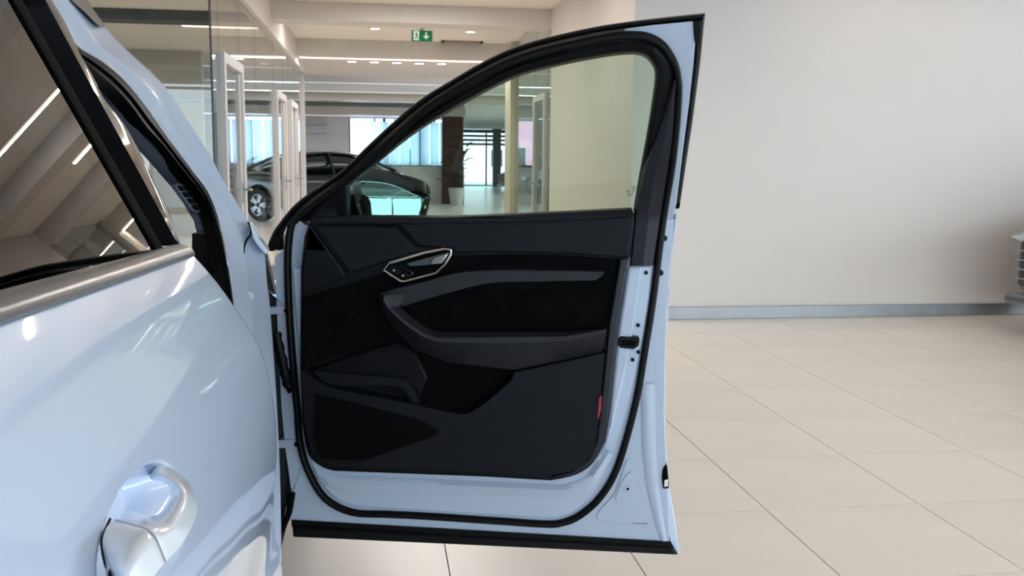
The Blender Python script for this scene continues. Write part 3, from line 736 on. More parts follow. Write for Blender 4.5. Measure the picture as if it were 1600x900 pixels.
# ---- rest of the body shell -------------------------------------------------
# hinge pillar / A pillar seen in the door opening
AT = .5
def ap(x, y, off=0.0): return on(x, y, (1, 0, AT), -.37+off+AT*1.1)    # leaning plane of the door opening
def pillar_pt(x, y, off=0.0):
    d = ray(x, y); ta = (ap(x, y, off)-EYE).length/d.length; tb = (onY(x, y, 2.325-off*.8)-EYE).length/d.length
    k = .22; h_ = max(k-abs(ta-tb), 0)/k
    return EYE + d*(min(ta, tb) - h_*h_*k*.25)
outer = cr([(90, -80), (112, -40), (135, 0), (165, 42), (192, 72), (255, 132), (288, 180), (327, 240), (342, 270), (366, 310), (388, 346), (402, 368), (413, 392), (417, 440), (421, 470), (428, 560), (434, 660), (438, 760), (440, 880)], 4)
inner = cr([(46, -80), (66, -40), (80, 2), (102, 38), (117, 66), (129, 78), (150, 90), (168, 102), (192, 123), (216, 150), (240, 183), (270, 225), (303, 270), (327, 304), (345, 355), (355, 405), (366, 484), (372, 560), (378, 640), (382, 740), (384, 880)], 4)
NS = 90
oc, ic = resamp(outer, NS), resamp(inner, NS)
cols = ((0, 0), (.22, .004), (.45, .014), (.52, .0145), (.62, .009), (.85, .009), (.95, .006), (1, 0))
ds = [[(pillar_pt(lerp(a_[0], b_[0], t_), lerp(a_[1], b_[1], t_), o_)-EYE).length for t_, o_ in cols] for a_, b_ in zip(ic, oc)]
def smooth_d(ds, r=7):
    n = len(ds); return [[sum(ds[max(0, min(n-1, i+k))][j]*(r+1-abs(k)) for k in range(-r, r+1))/((r+1)**2) for j in range(len(ds[0]))] for i in range(n)]
ds = smooth_d(smooth_d(ds)); rows = []
for (a_, b_), d_ in zip(zip(ic, oc), ds):
    r_ = [EYE + ray(lerp(a_[0], b_[0], t_), lerp(a_[1], b_[1], t_)).normalized()*dd for (t_, o_), dd in zip(cols, d_)]
    rows.append(r_ + [r_[-1] + V((-.08, .05, 0)), r_[0] + ray(*a_).normalized()*.07])
MB().grid(rows, close_v=True, caps=True).build('front_pillar', M['paint_shade'], CAR, smooth=60)
mo = resamp(cr([(60, -80), (86, -40), (108, -2), (128, 16), (147, 35), (156, 42)], 4), 20); mi = resamp(cr([(92, -80), (114, -40), (136, -1), (150, 20), (165, 41)], 4), 20)
rows = []
for a_, b_ in zip(mo, mi):
    rows.append([pillar_pt(*a_, .012), pillar_pt(lerp(a_[0], b_[0], .12), lerp(a_[1], b_[1], .12), .016), pillar_pt(lerp(a_[0], b_[0], .3), lerp(a_[1], b_[1], .3), .011), pillar_pt(*b_, .008), pillar_pt(*b_, .0)])
MB().grid(rows).build('roof_moulding', M['trimgrey'], CAR, smooth=50)
# seal of the opening
so_ = resamp(cr([(100, 66), (129, 79), (150, 91), (168, 103), (192, 124), (216, 151), (240, 184), (270, 226), (302, 270), (326, 305), (344, 356), (354, 406), (365, 484), (371, 560), (377, 640), (381, 740), (383, 880)], 4), 70)
si_ = resamp(cr([(104, 84), (130, 98), (156, 120), (180, 142), (204, 169), (228, 203), (252, 227), (279, 260), (310, 298), (326, 323), (335, 350), (343, 381), (351, 418), (357, 450), (363, 484), (369, 560), (374, 640), (378, 740), (380, 880)], 4), 70)
rows = []
for a_, b_ in zip(so_, si_):
    g_ = lambda t_, o_: pillar_pt(lerp(a_[0], b_[0], t_), lerp(a_[1], b_[1], t_), o_)
    rows.append([g_(0, -.004), g_(.05, .008), g_(.35, .014), g_(.5, .006), g_(.6, .006), g_(.8, .012), g_(1, -.006), g_(1, -.006)+V((-.03, .01, 0)), g_(0, -.004)+V((-.02, .02, 0))])
MB().grid(rows, close_v=True, caps=True).build('opening_seal', M['rubber'], CAR, smooth=60)
# grey inner pillar trim with demister vent
tr_o = resamp(cr([(110, 84), (132, 98), (158, 122), (182, 144), (206, 170), (230, 205), (254, 229), (281, 262), (312, 299), (328, 324), (338, 364)], 4), 40)
tr_i = resamp(cr([(80, 90), (110, 108), (140, 130), (158, 152), (190, 198), (214, 228), (237, 253), (262, 281), (275, 297), (294, 331), (304, 347), (308, 364)], 4), 40)
PT = MB(); rows = []
for a_, b_ in zip(tr_i, tr_o):
    q = ap(*b_, -.022); s_ = ap(*a_, -.055); mm = ap(*(lerp(p_, q_, .5) for p_, q_ in zip(a_, b_)), -.032); rows.append([s_, mm, q])
o = MB().grid(rows).build('pillar_trim', M['ptrim'], CAR, smooth=70)
so = o.modifiers.new('th', 'SOLIDIFY'); so.thickness = .012; so.offset = -1
ve = [(273, 290), (280, 286), (295, 291.5), (317, 325), (315, 331), (308, 333), (302, 330)]
vt = MB()
def vq(x, y, o_=.0): return ap(x, y, -.020+o_)
MB().prism([vq(*q) for q in ve], (-.01, .004, 0)).build('vent_frame', M['ptrim'], o, recalc=True)
for c in range(2):
    for r in range(4):
        x0_, y0_ = 277.5+c*9+r*7.2, 290.5+r*9.9-c*.6
        MB().prism([vq(x0_, y0_, .002), (vq(x0_+6.6, y0_, .002)), vq(x0_+11.6, y0_+7.8, .002), vq(x0_+5.2, y0_+7.8, .002)], (-.006, .002, 0)).build('vent_slot', M['plastic_d'], o, recalc=True)
c = pillar_pt(390, 462, .014); MB().disc(c+V((0, .004, 0)), (.1, -1, 0), .010, .012, 16).build('pillar_plug', M['paint_shade'], CAR)
# dark door jamb / dashboard end inside the opening
jm = [(300, 365), (339, 365), (349, 405), (357, 440), (366, 490), (373, 560), (379, 640), (384, 880), (300, 880)]
MB().prism([onY(*q, 2.26) for q in jm], (0, .04, 0)).build('dashboard_end', M['plastic'], CAR, recalc=True)
box('dashboard', (-1.85, 2.05, .75), (-.42, 2.6, 1.03), M['plastic'], CAR, bevel=.05)
# dark gap line and fender tip
g = [(388, 347), (391.5, 356), (392, 366), (386, 374), (382, 384), (381, 396)]
MB().tube([EYE+(pillar_pt(*q, .012)-EYE)*.984 for q in cr(g, 4)], .0024, 6).build('fender_gap', M['plastic_d'], CAR)
fe = [(389, 347), (397, 361), (405, 374), (418, 391), (416, 398), (408, 391), (400, 381), (394, 371), (393, 362)]
MB().prism([EYE+(pillar_pt(*q, .012)-EYE)*.982 for q in fe], (0, .05, 0)).build('fender_edge', M['paint'], CAR, bevel=.004, seg=3, recalc=True)
MB().box((-1.93, 2.46, .20), (-.275, 3.75, .26)).build('shade_tray', M['plastic_d'], CAR)  # unseen tray, added to shade the floor under the bonnet
# front fender, bonnet
rows = []
FY = [2.42, 2.6, 2.8, 3.0, 3.2, 3.4, 3.6, 3.78, 3.88, 3.92]
for y in FY:
    k = (y-2.42)/1.5
    hoodz = 1.02 - .10*k - (.18*max(0, k-.85)/.15 if k > .85 else 0); inn = .02+.10*k**2+(.35*((k-.85)/.15)**2 if k > .85 else 0)
    rows.append([V((x_-inn, y, z_)) for x_, z_ in ((-.26, .30), (-.19, .42), (-.16, .6), (-.155, .78), (-.185, hoodz-.16), (-.25, hoodz-.09), (-.36, hoodz-.03), (-.55, hoodz+.0), (-.85, hoodz+.02), (-1.1, hoodz+.025))])
rows = [r + [V((-2.2-q.x, q.y, q.z)) for q in reversed(r[:-1])] for r in rows]
MB().grid(rows).build('bonnet', M['paint'], CAR, sub=1, smooth=180)
# windscreen, roof, far side
ws = [[V((lerp(-.62, -.78, k/8), lerp(2.45, 1.72, k/8), lerp(1.05, 1.57, k/8))), V((-1.1, lerp(2.58, 1.86, k/8), lerp(1.06, 1.60, k/8))), V((-2.2-lerp(-.62, -.78, k/8), lerp(2.45, 1.72, k/8), lerp(1.05, 1.57, k/8)))] for k in range(9)]
MB().grid(ws).build('windscreen', M['gshield'], CAR, smooth=180)
rf = [[V((x_, y, z_-.06*max(0, (.2-y)/2)**2)) for x_, z_ in ((-.56, 1.50), (-.66, 1.57), (-.85, 1.605), (-1.1, 1.615), (-1.35, 1.605), (-1.54, 1.57), (-1.64, 1.50))] for y in (1.65, 1.2, .6, 0, -.6, -1.3)]
o = MB().grid(rf).build('roof', M['paint'], CAR, smooth=80); so = o.modifiers.new('th', 'SOLIDIFY'); so.thickness = .03
# far flank + underfloor + dark cabin lining
MB().box((-2.02, -1.3, .3), (-1.94, 2.5, 1.1)).build('far_flank', M['paint'], CAR, bevel=.02)
MB().box((-1.95, -1.3, .27), (-.258, 2.45, .34)).build('underfloor', M['plastic_d'], CAR)
MB().box((-1.9, -1.32, .36), (-.45, -1.25, 1.5)).build('cabin_lining', M['cabin'], CAR)
for y_ in (.35, 1.42):
    for xc in (-.72, -1.5):
        MB().box((xc-.24, y_-.48, .5), (xc+.24, y_+.05, .68)).build('seat', M['leather'], CAR, bevel=.06, seg=3)
        MB().prism([(xc-.24, y_-.42, .64), (xc-.24, y_-.62, 1.18), (xc-.24, y_-.72, 1.17), (xc-.24, y_-.54, .6)], (.48, 0, 0)).build('seat_back', M['leather'], CAR, bevel=.04, seg=3, recalc=True)
for y_ in (2.98, -.05-.75):
    for x_, s_ in ((-.46, 1), (-1.72, -1)):
        tt = MB(); r_, w_ = .37, .25; n = 32
        prw = [(r_*.66, -w_/2), (r_*.95, -w_/2), (r_, -w_*.36), (r_, w_*.36), (r_*.95, w_/2), (r_*.66, w_/2)]
        tt.grid([[(x_+q[1], y_+q[0]*math.cos(2*math.pi*k/n), r_+q[0]*math.sin(2*math.pi*k/n)) for k in range(n)] for q in prw], close_u=True, close_v=True)
        wo_ = tt.build('wheel', M['tyre'], CAR, recalc=True)
        MB().disc((x_+s_*.06, y_, r_), (s_, 0, 0), r_*.67, .03, 28).build('rim', M['rim'], wo_)
# B-pillar / sill inside the opening
box('sill', (-.46, -1.3, .28), (-.34, 2.30, .40), M['paint'], CAR, bevel=.03)
MB().prism([(-.30, 1.10, .36), (-.30, 1.26, .36), (-.34, 1.25, 1.1), (-.52, 1.12, 1.5), (-.52, 1.0, 1.5), (-.34, 1.08, 1.1)], (-.06, 0, 0)).build('centre_pillar', M['plastic_b'], CAR, recalc=True)

# ================================================================== FRONT DOOR, OPEN (a part of the car)
ZBOT = .27; LEAN = .42; ZL = 1.14
DA, DB = onZ(457, 840, ZBOT), onZ(1060, 868, ZBOT)
DE = (DB-DA).normalized(); DM = V((DE.y, -DE.x, 0))      # along the door, towards its inner (cabin) side
def Dv(x, y, w=0.0): return on(x, y, DM, DA.dot(DM)+w)
def D(x, y, w=0.0):
    q = Dv(x, y, w)
    if q.z > ZL:
        q = on(x, y, DM - V((0, 0, LEAN)), DA.dot(DM)+w-LEAN*ZL)
    return q
FD = None
def slab(name, pts, w0, w1, m, bevel=.004, seg=2, label=None, fn=None, smooth=40):
    fn = fn or D
    return MB().prism([fn(x, y, w1) for x, y in pts], DM*(w0-w1)).build(name, M[m], FD, bevel=bevel, seg=seg, label=label, recalc=True, smooth=smooth)
def band(name, po, pi_, prof_, m, n=60, back=-.06, label=None, fn=None):
    fn = fn or D
    po, pi_ = resamp(po, n), resamp(pi_, n); rows = []
    for a_, b_ in zip(po, pi_):
        r = [fn(lerp(a_[0], b_[0], t_), lerp(a_[1], b_[1], t_), w) for t_, w in prof_]
        r += [r[-1] + DM*(back-prof_[-1][1]), r[0] + DM*(back-prof_[0][1])]
        rows.append(r)
    return MB().grid(rows, close_v=True, caps=True).build(name, M[m], FD, smooth=50, label=label, recalc=True)
def layer(name, polys, m, n=50, label=None, smooth=60, closed_v=False):     # polys: list of (px outline, w)
    rs = [resamp(p_, n) for p_, w in polys]
    rows = [[D(r[i][0], r[i][1], w) for r, (p_, w) in zip(rs, polys)] for i in range(n)]
    o = MB().grid(rows).build(name, M[m], FD, smooth=smooth, label=label)
    return o
# white pressed inner skin
main = [(445, 389), (438, 394), (429, 402), (432, 475), (436, 560), (440, 640), (446, 702), (456, 772), (449, 812), (700, 826), (1046, 846), (1041, 740), (1037, 640), (1039, 540), (1044, 440), (1054, 342), (985, 346), (800, 348), (478, 352), (461, 340), (452, 352), (447, 370)]
FD = MB().prism([D(x, y, 0) for x, y in main], DM*-.075).build('front_door', M['paint_shade'], CAR, bevel=.007, seg=3, recalc=True, label='white front door wide open, dark trim on its inner side')
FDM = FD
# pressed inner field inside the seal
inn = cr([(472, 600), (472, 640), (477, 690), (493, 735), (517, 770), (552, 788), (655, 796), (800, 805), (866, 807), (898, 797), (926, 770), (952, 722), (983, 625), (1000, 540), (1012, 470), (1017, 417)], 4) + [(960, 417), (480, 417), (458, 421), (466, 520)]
slab('inner_panel', inn, -.02, .020, 'paint_shade', bevel=.012, seg=4)
layer('pressed_ridge', [([(494, 732), (520, 741), (700, 749), (880, 757), (915, 745), (945, 700)], .020), ([(496, 742), (520, 752), (700, 758), (880, 766), (920, 756), (952, 706)], .030), ([(500, 752), (522, 766), (700, 771), (880, 779), (926, 765), (957, 712)], .0205)], 'paint_shade')
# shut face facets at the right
slab('shut_face', [(981, 417), (1003, 417), (988, 520), (972, 610), (955, 680), (938, 718), (925, 726), (945, 690), (953, 640), (966, 514)], .012, .040, 'paint_shade', bevel=.008, seg=3)
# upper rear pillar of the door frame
slab('frame_pillar', [(975, 45), (1020, 39), (1083, 33), (1088, 50), (1078, 150), (1064, 260), (1057, 318), (1050, 345), (1020, 345), (1036, 330), (1050, 260), (1059, 180), (1060, 120), (1050, 92), (1025, 66), (1000, 54)], -.06, -.006, 'paint_shade', bevel=.005)
# outer white skin visible as a rim right and below
layer('outer_skin', [([(1062, 325), (1049, 420), (1042, 520), (1039, 640), (1042, 735), (1062, 868)], -.075), ([(1058, 330), (1045, 420), (1038, 520), (1035, 640), (1036, 735), (1052, 850)], -.03)], 'paint')
slab('outer_panel', [(440, 372), (462, 338), (700, 345), (985, 340), (1061, 330), (1049, 420), (1042, 520), (1039, 640), (1042, 735), (1055, 850), (452, 815)], -.12, -.076, 'paint', bevel=.012, seg=3)
# roof trim
to = cr([(419, 380), (428, 360), (443, 340), (460, 320), (485, 300), (530, 270), (576, 226), (623, 183), (660, 153), (700, 128), (760, 93), (808, 72), (865, 56), (940, 40), (1020, 29), (1102, 20)], 4)
ti = cr([(436, 392), (435, 370), (441, 355), (461, 334), (490, 310), (536, 277), (582, 234), (629, 192), (665, 163), (704, 138), (763, 104), (810, 83), (865, 67), (940, 51), (1020, 41), (1096, 34)], 4)
band('roof_trim', to, ti, [(0, -.035), (.15, -.012), (.5, -.008), (.62, -.016), (.8, -.01), (1, -.02)], 'rubber', n=90)
slab('trim_tip', [(419, 380), (428, 366), (436, 372), (438, 384), (426, 393), (417, 392)], -.04, -.008, 'rubber', bevel=.003)
band('edge_trim', [(1102, 20), (1094, 100), (1082, 190), (1071, 262), (1063, 317)], [(1087, 33), (1085, 100), (1074, 190), (1063, 262), (1055, 317)], [(0, -.04), (.2, -.02), (.7, -.016), (1, -.03)], 'rubber', n=30)
slab('edge_clip', [(1056, 317), (1063, 317), (1062, 325), (1056, 327)], -.05, -.018, 'plastic_d', bevel=.001)
slab('corner_rubber', cr([(1083, 34), (1094, 33), (1094, 60), (1089, 70), (1085, 62)], 3), -.03, -.002, 'rubber', bevel=.002)
# main weather seal
sc_ = cr([(463, 343), (455, 355), (451, 385), (450, 420), (452, 480), (456, 540), (461, 600), (465, 640), (469, 690), (481, 733), (508, 778), (550, 800), (600, 803), (655, 805.5), (720, 809.8), (790, 814.5), (852, 818.5), (878, 816.5), (906, 805), (939, 775), (966, 726), (993, 630), (1008, 545), (1020, 470), (1027, 415), (1038, 330), (1049, 265), (1056, 205), (1060, 150), (1059, 122), (1052, 96), (1034, 70), (1008, 57), (975, 56), (940, 61), (865, 77), (810, 93), (763, 114), (706, 146), (665, 173), (632, 201), (588, 241), (540, 283), (495, 317)], 4, closed=True)
sp_ = [D(x, y, .003) for x, y in sc_]
def snrm(i): return (DM - V((0, 0, LEAN))).normalized() if sp_[i].z > ZL else DM
MB().sweep(sp_, [(-.0085, -.006), (-.0085, .006), (-.004, .013), (.004, .013), (.0085, .006), (.0085, -.006)], snrm, closed=True).build('door_seal', M['rubber'], FD, smooth=60, recalc=True)
# inner window frame and rear pillar trim
go = [(468, 346), (478, 335), (500, 316), (545, 281), (585, 247), (640, 199), (690, 163), (740, 134), (802, 101), (865, 83), (940, 67), (990, 62), (1024, 70), (1050, 98), (1058, 125), (1053, 195), (1046, 270), (1034, 335)]
gi = [(538, 342), (538, 320), (538, 299), (548, 285), (572, 266), (640, 212), (685, 183), (730, 157), (802, 121), (865, 103), (940, 88), (988, 83), (1009, 88), (1021, 102), (1024, 120), (1015, 186), (1000, 270), (990, 330)]
band('window_frame', cr(go, 4), cr(gi, 4), [(0, -.012), (.1, .004), (.35, .010), (.8, .006), (.93, -.006), (1, -.03)], 'plastic', n=110)
band('rear_pillar_cover', [(1056, 125), (1052, 215), (1046, 262), (1035, 332), (1022, 415)], [(1053, 125), (1030, 200), (1005, 262), (991, 330), (983, 415)], [(0, .0), (.06, .016), (.45, .018), (.52, .026), (.9, .022), (1, .0)], 'plastic_b', n=24, back=-.02)
slab('mirror_sail', [(484, 342), (500, 320), (528, 298), (541, 286), (541, 342)], -.04, .002, 'plastic', bevel=.003)
# glass
slab('window_glass', [(530, 350), (530, 295), (565, 265), (640, 205), (685, 176), (730, 150), (802, 114), (865, 96), (940, 81), (992, 76), (1015, 82), (1027, 100), (1030, 120), (1020, 190), (1005, 270), (992, 350)], -.046, -.042, 'gdoor', bevel=0)
gm_ = MB()
for y, segs in ((291.5, ((986, 993),)), (294, ((987, 993),)), (297, ((979, 984), (987, 992))), (299.5, ((978.5, 985), (987, 991.5))), (302.5, ((980, 989),)), (305.5, ((980, 988.5),))):
    for a_, b_ in segs: gm_.prism([D(a_, y, -.0415), D(b_, y-.1, -.0415), D(b_, y+.8, -.0415), D(a_, y+.9, -.0415)], DM*-.0003)
gm_.build('glass_marking', M['ink'], FD, recalc=True, kind='stuff')
# folded wing mirror outside the glass
MN = V((.072, -.99, .085)).normalized(); MC = Dv(615, 315, -.15)
def Dm(x, y, w=0.0): return on(x, y, MN, MC.dot(MN) + w + .11)
mg = cr([(564.5, 288), (570, 283.5), (600, 286.5), (620, 292), (640, 301), (658, 310), (660, 316), (653, 340), (647, 352), (585, 352), (578, 340), (569, 324)], 3, closed=True)
bo = cr([(551.5, 290), (557, 279.5), (590, 278.5), (630, 288), (660, 299), (673.5, 307), (671, 320), (664, 342), (655, 358), (572, 358), (563, 340), (556, 320)], 3, closed=True)
h1 = cr([(551, 288), (556, 270), (585, 263.5), (625, 272), (657, 281), (672, 294), (672, 318), (664, 344), (655, 360), (572, 360), (562, 342), (555, 320)], 3, closed=True)
MW = -.11
n_ = len(mg)
def ctr(p_, k): 
    cx = sum(q[0] for q in p_)/len(p_); cy = sum(q[1] for q in p_)/len(p_); return [(cx+(q[0]-cx)*k, cy+(q[1]-cy)*k) for q in p_]
rows = [[Dm(x, y, MW-.02) for x, y in mg], [Dm(x, y, MW-.004) for x, y in ctr(mg, 1.03)], [Dm(x, y, MW) for x, y in ctr(bo, .985)], [Dm(x, y, MW-.006) for x, y in bo], [Dm(x, y, MW-.03) for x, y in ctr(bo, 1.0)]]
MB().grid(rows, close_v=True).build('mirror_bezel', M['gloss_black'], FD, smooth=60, recalc=True)
rows = [[Dm(x, y, MW-.025) for x, y in ctr(bo, .98)], [Dm(x, y, MW-.04) for x, y in h1], [Dm(x, y, MW-.09) for x, y in ctr(h1, .99)], [Dm(x, y, MW-.14) for x, y in ctr(h1, .88)], [Dm(x, y, MW-.17) for x, y in ctr(h1, .6)], [Dm(x, y, MW-.18) for x, y in ctr(h1, .1)]]
MB().grid(rows, close_v=True).build('mirror_housing', M['car_black'], FD, smooth=60, recalc=True)
rows = []
for k_ in (1.02, .8, .6, .4, .2, .02):
    cc = Dm(615, 318, MW-.014); rr = []
    for x, y in ctr(mg, k_):
        q = Dm(x, y, MW-.014); rr.append(q - MN*((q-cc).length_squared/2/1.3))
    rows.append(rr)
MB().grid(rows, close_v=True, caps=False).build('mirror_glass', M['mirror'], FD, smooth=180)
MB().prism([Dm(x, y, MW+.001) for x, y in ((663.5, 321), (666, 321), (665, 326), (662.5, 326))], DM*-.001).build('mirror_indicator', M['white_ink'], FD, recalc=True)
slab('mirror_foot', [(540, 300), (575, 305), (580, 350), (540, 350)], -.20, -.125, 'plastic', bevel=.02, fn=Dv)

# ---------------------------------------------------------------- door trim
te = [(484, 345), (660, 344), (800, 341), (940, 337), (991, 333), (991, 352), (984, 401), (979, 417), (964, 514), (951, 640)] + cr([(951, 640), (943, 690), (927, 723), (900, 742), (861, 751)], 4)[1:] + [(760, 745), (522, 736)] + cr([(522, 736), (502, 729), (481, 709), (472, 660)], 4)[1:] + [(469, 577), (470, 466), (470, 421), (476, 370)]
slab('trim_panel', te, .0, .034, 'plastic', bevel=.008, seg=3)
slab('window_sill', [(486, 339.5), (560, 339), (700, 340), (800, 336), (900, 331.5), (988, 327), (991, 337), (940, 342), (800, 347), (660, 349), (500, 348), (488, 346)], -.035, .062, 'leather', bevel=.008, seg=3)
slab('upper_pad', [(622, 349), (660, 347), (800, 345), (940, 340), (990, 336), (990, 352), (981, 400), (968, 403), (880, 397), (760, 394), (712, 396), (708, 388), (652, 383)], .02, .056, 'leather', bevel=.010, seg=3)
slab('corner_pad', [(489, 351), (618, 352), (648, 384), (694, 386), (640, 400), (600, 411), (546, 429)], .02, .050, 'leather', bevel=.008, seg=3)
slab('corner_facet', [(483, 349), (487, 352), (543, 431), (471, 464), (471, 421), (477, 370)], .02, .040, 'plastic', bevel=.006)
slab('suede_insert', [(470, 467), (544, 443), (598, 428), (640, 414), (706, 400), (800, 397), (880, 399), (968, 405), (962, 440), (949, 512), (940, 522), (690, 524), (640, 505), (600, 464), (575, 470), (545, 498), (530, 525), (520, 556), (500, 566), (470, 576)], .02, .040, 'suede', bevel=.005)
slab('deep_recess', [(532, 522), (547, 498), (577, 471), (602, 464), (620, 505), (655, 548), (622, 534), (550, 553), (521, 557)], .02, .036, 'plastic_d', bevel=.002)
slab('pull_bar', cr([(592, 460), (610, 454), (670, 439), (715, 427), (775, 423), (860, 423.5), (945, 425)], 4) + [(941, 431), (931, 438)] + cr([(931, 438), (820, 440), (780, 441), (745, 446), (670, 466), (629, 479)], 4)[1:] + [(622, 474), (632, 460)], .03, .085, 'leather_l', bevel=.007, seg=3)
pin = [(634, 459), (629, 472), (624, 479), (640, 493), (670, 514), (682, 518), (780, 518), (880, 518), (949, 513)]
pcr = [(602, 461), (600, 468), (610, 482), (633, 502), (662, 521), (682, 528), (780, 527), (880, 526), (948, 515)]
pou = [(592, 462), (594, 478), (604, 497), (622, 520), (650, 548), (700, 565), (805, 578), (880, 563), (940, 550)]
mid = [(lerp(a_[0], b_[0], .18), lerp(a_[1], b_[1], .18)) for a_, b_ in zip(pcr, pou)]
layer('armrest', [(pin, .036), (pin, .085), (pcr, .128), (mid, .130), (pou, .072), (pou, .03)], 'leather_l', smooth=35)
# door pocket
slab('pocket_back', [(474, 577), (550, 554), (622, 534), (655, 550), (700, 567), (805, 579), (800, 594), (760, 628), (735, 645), (700, 643), (656, 628), (640, 600), (628, 592), (488, 579)], .02, .037, 'plastic_d', bevel=.004)
slab('pocket_divider', [(487, 578), (550, 555), (622, 535), (650, 552), (668, 590), (656, 622), (641, 600), (628, 592)], .03, .048, 'plastic', bevel=.005)
slab('pocket_rim', cr([(489, 580), (560, 586), (626, 592), (641, 601), (657, 629)], 3) + [(645, 630), (630, 607), (615, 602), (515, 602), (500, 592)], .03, .066, 'leather', bevel=.006)
lp = cr([(470, 580), (511, 604), (580, 619), (640, 631), (690, 642), (722, 648)], 4) + [(735, 645), (760, 629), (799, 595), (804, 582), (880, 566), (945, 551), (938, 620)] + cr([(938, 620), (931, 690), (918, 718), (893, 736), (861, 742)], 4)[1:] + [(760, 738), (524, 729), (504, 722), (487, 705), (476, 660)]
slab('lower_panel', lp, .03, .078, 'leather', bevel=.009, seg=3)
sg = [(491, 614), (560, 631), (610, 644), (655, 656)] + cr([(655, 656), (672, 665), (688, 675), (684, 680)], 3)[1:] + [(580, 717), (565, 721), (502, 719), (492, 712), (487, 680)]
slab('speaker_rim', sg, .074, .0805, 'plastic', bevel=.002)
slab('speaker_grille', ctr(sg, .965), .076, .083, 'plastic_d', bevel=.001)
slab('side_trim', [(969, 404), (984, 402), (979, 417), (964, 514), (951, 640)] + cr([(951, 640), (943, 690), (927, 722), (900, 741), (861, 749)], 4)[1:] + [(862, 744), (893, 737), (919, 718), (932, 690), (940, 620), (947, 550), (951, 512)], .02, .052, 'plastic_b', bevel=.006, seg=3)
slab('red_reflector', [(936, 622), (940, 617), (939, 640), (936, 653), (933, 654)], .05, .0815, 'red', bevel=.001, label='red reflector strip')
# inner release
bz = [(598.5, 423), (608, 410.5), (664, 394), (695, 388.5), (706, 390), (705.5, 397), (695, 415), (682, 427.5), (631, 441), (624.5, 440)]
slab('release_bowl', bz, .034, .050, 'plastic_d', bevel=.003)
MB().sweep([D(x, y, .056) for x, y in ctr(bz, .975)], [(-.0028, -.008), (-.0028, .002), (0, .0035), (.0028, .002), (.0028, -.008)], DM, closed=True).build('release_bezel', M['chrome'], FD, smooth=40, recalc=True, label='bright satin bezel of the inner release')
slab('release_lever', [(634, 412), (700, 394.5), (701, 397), (676, 404), (671, 414), (640, 416)], .046, .064, 'dark', bevel=.002)
slab('lever_grip', [(677, 403.5), (700.5, 396.5), (691, 412), (672, 413.5)], .05, .066, 'chrome', bevel=.002, label='bright metal grip of the release lever')
slab('switch_panel', [(604, 422), (613, 413), (624, 411), (647, 427), (640, 435), (627, 437)], .048, .060, 'gloss_black', bevel=.002)
slab('lock_button', [(608, 421.5), (615, 416), (628, 424.5), (621, 430)], .058, .063, 'plastic', bevel=.0015)
slab('lock_button', [(622.5, 431), (629.5, 425.5), (641, 430), (633, 435.5)], .058, .063, 'plastic', bevel=.0015)
for x, y in ((615.5, 422.5), (629.5, 430.5)): slab('lock_mark', [(x-1, y-1), (x+1.2, y-1), (x+1, y+1.2), (x-1.2, y+1)], .0625, .0635, 'white_ink', bevel=0)
# shut face hardware
def plug(x, y, r, w, m='rubber', name='plug', t=.003): 
    c = D(x, y, w); return MB().disc(c - DM*.004, DM, r, .004+t, 16).build(name, M[m], FD)
for x, y, w in ((1009.5, 426, .021), (997, 508, .021), (997.5, 550, .021), (988.5, 562, .021)): plug(x, y, .0048, w)
for x, y in ((1038, 372), (1032, 426)): plug(x, y, .007, .001, name='bump_stop', t=.008)
lt = [(966, 529), (970, 525.5), (996, 527), (1000, 530), (998, 541), (990, 546), (970, 544), (965, 540)]
slab('latch_plate', lt, .018, .044, 'rubber', bevel=.003)
slab('latch_mouth', [(970, 531), (995, 532), (992, 541), (971, 540)], .04, .0452, 'plastic_d', bevel=.001)
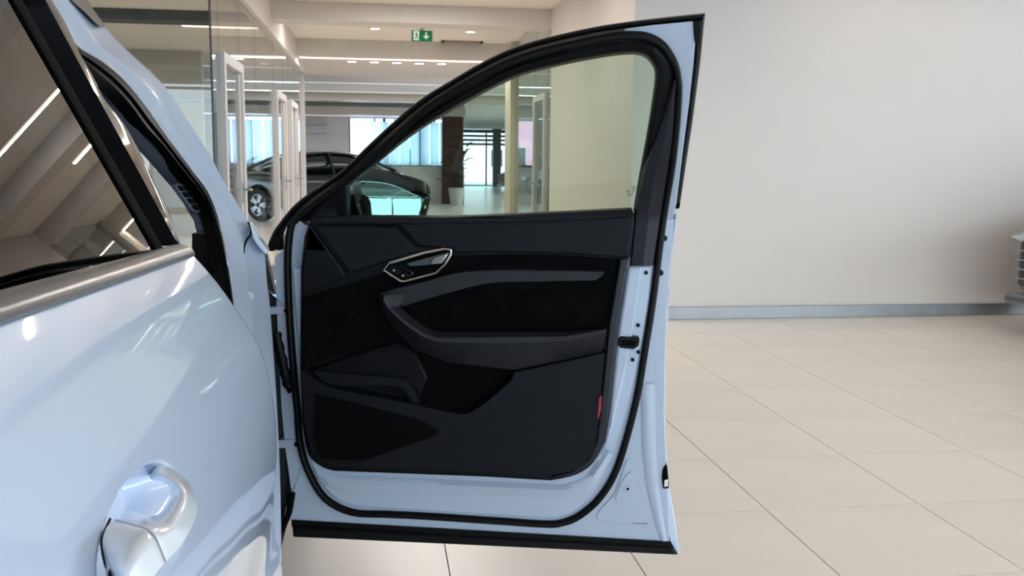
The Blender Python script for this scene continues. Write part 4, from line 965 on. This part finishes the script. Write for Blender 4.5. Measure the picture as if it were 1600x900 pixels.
# bottom trim
slab('bottom_trim', [(455, 813), (700, 827), (1046, 847), (1051, 858), (700, 839), (456, 824)], -.07, .006, 'rubber', bevel=.004)
slab('bottom_lip', [(456, 823), (700, 838), (1051, 857), (1060, 868), (700, 851), (457, 840)], -.08, .016, 'plastic', bevel=.005)
layer('flange_ridge', [([(1001, 600), (1003, 700), (1010, 760), (1024, 820), (1034, 846)], .0012), ([(1007, 600), (1011, 700), (1019, 760), (1030, 815), (1037, 846)], .006), ([(1020, 600), (1022, 700), (1027, 760), (1036, 815), (1041, 846)], .003), ([(1034, 600), (1034, 700), (1036, 760), (1042, 815), (1044, 846)], -.012)], 'paint_shade', smooth=180)
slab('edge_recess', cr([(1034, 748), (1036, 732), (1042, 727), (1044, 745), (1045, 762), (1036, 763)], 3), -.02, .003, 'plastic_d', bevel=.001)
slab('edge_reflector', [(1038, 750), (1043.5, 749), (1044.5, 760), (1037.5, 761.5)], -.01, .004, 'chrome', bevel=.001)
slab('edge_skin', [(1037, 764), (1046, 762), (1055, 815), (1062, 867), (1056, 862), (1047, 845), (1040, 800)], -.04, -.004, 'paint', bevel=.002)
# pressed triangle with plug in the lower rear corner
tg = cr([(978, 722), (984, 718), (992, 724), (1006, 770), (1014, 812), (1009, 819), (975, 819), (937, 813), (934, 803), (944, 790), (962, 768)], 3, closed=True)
slab('pressed_corner', tg, -.002, .003, 'paint_shade', bevel=.002)
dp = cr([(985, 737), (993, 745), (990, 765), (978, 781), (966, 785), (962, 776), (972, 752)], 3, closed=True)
slab('pressed_drop', dp, .001, .0055, 'paint_shade', bevel=.002)
plug(981, 764, .0095, .0055, 'paint_shade', 'corner_plug', .002); plug(981, 764, .0035, .0075, 'plastic_d', 'corner_hole', .0008)
# hinges, strap, loom
for y0, y1, x0, x1 in ((479, 492, 418, 450), (687, 701, 434, 466)):
    slab('hinge', [(x0, y0+1), (x1, y0-1), (x1, y1-2), (x0, y1)], -.03, .006, 'paint_shade', bevel=.003)
    plug(x1-1, (y0+y1)/2-.5, .007, .008, 'plastic_d', 'hinge_bolt', .006)
MB().tube([D(411, 546, -.02), D(430, 547, -.015), D(456, 547, -.01)], .0055, 8).build('check_strap', M['plastic_d'], FD)
MB().tube([D(x, y, .012) for x, y in cr([(432, 520), (437, 545), (444, 575), (449, 598), (458, 611)], 4)], [.012+.0022*math.sin(i*2.2) for i in range(17)], 10).build('cable_boot', M['rubber'], FD)
FD = FDM
# dark gap behind the hinges (inner wing) and lower mud shield
MB().prism([onY(*q, 2.46) for q in ((402, 380), (412, 388), (430, 460), (438, 560), (446, 690), (449, 780), (436, 850), (400, 850), (400, 500))], (0, .05, 0)).build('inner_wing', M['plastic_b'], CAR, recalc=True)
MB().tube([onY(457, 770, 2.40), onY(452, 800, 2.40), onY(440, 830, 2.40)], .008, 8).build('wing_bracket', M['plastic_d'], CAR)
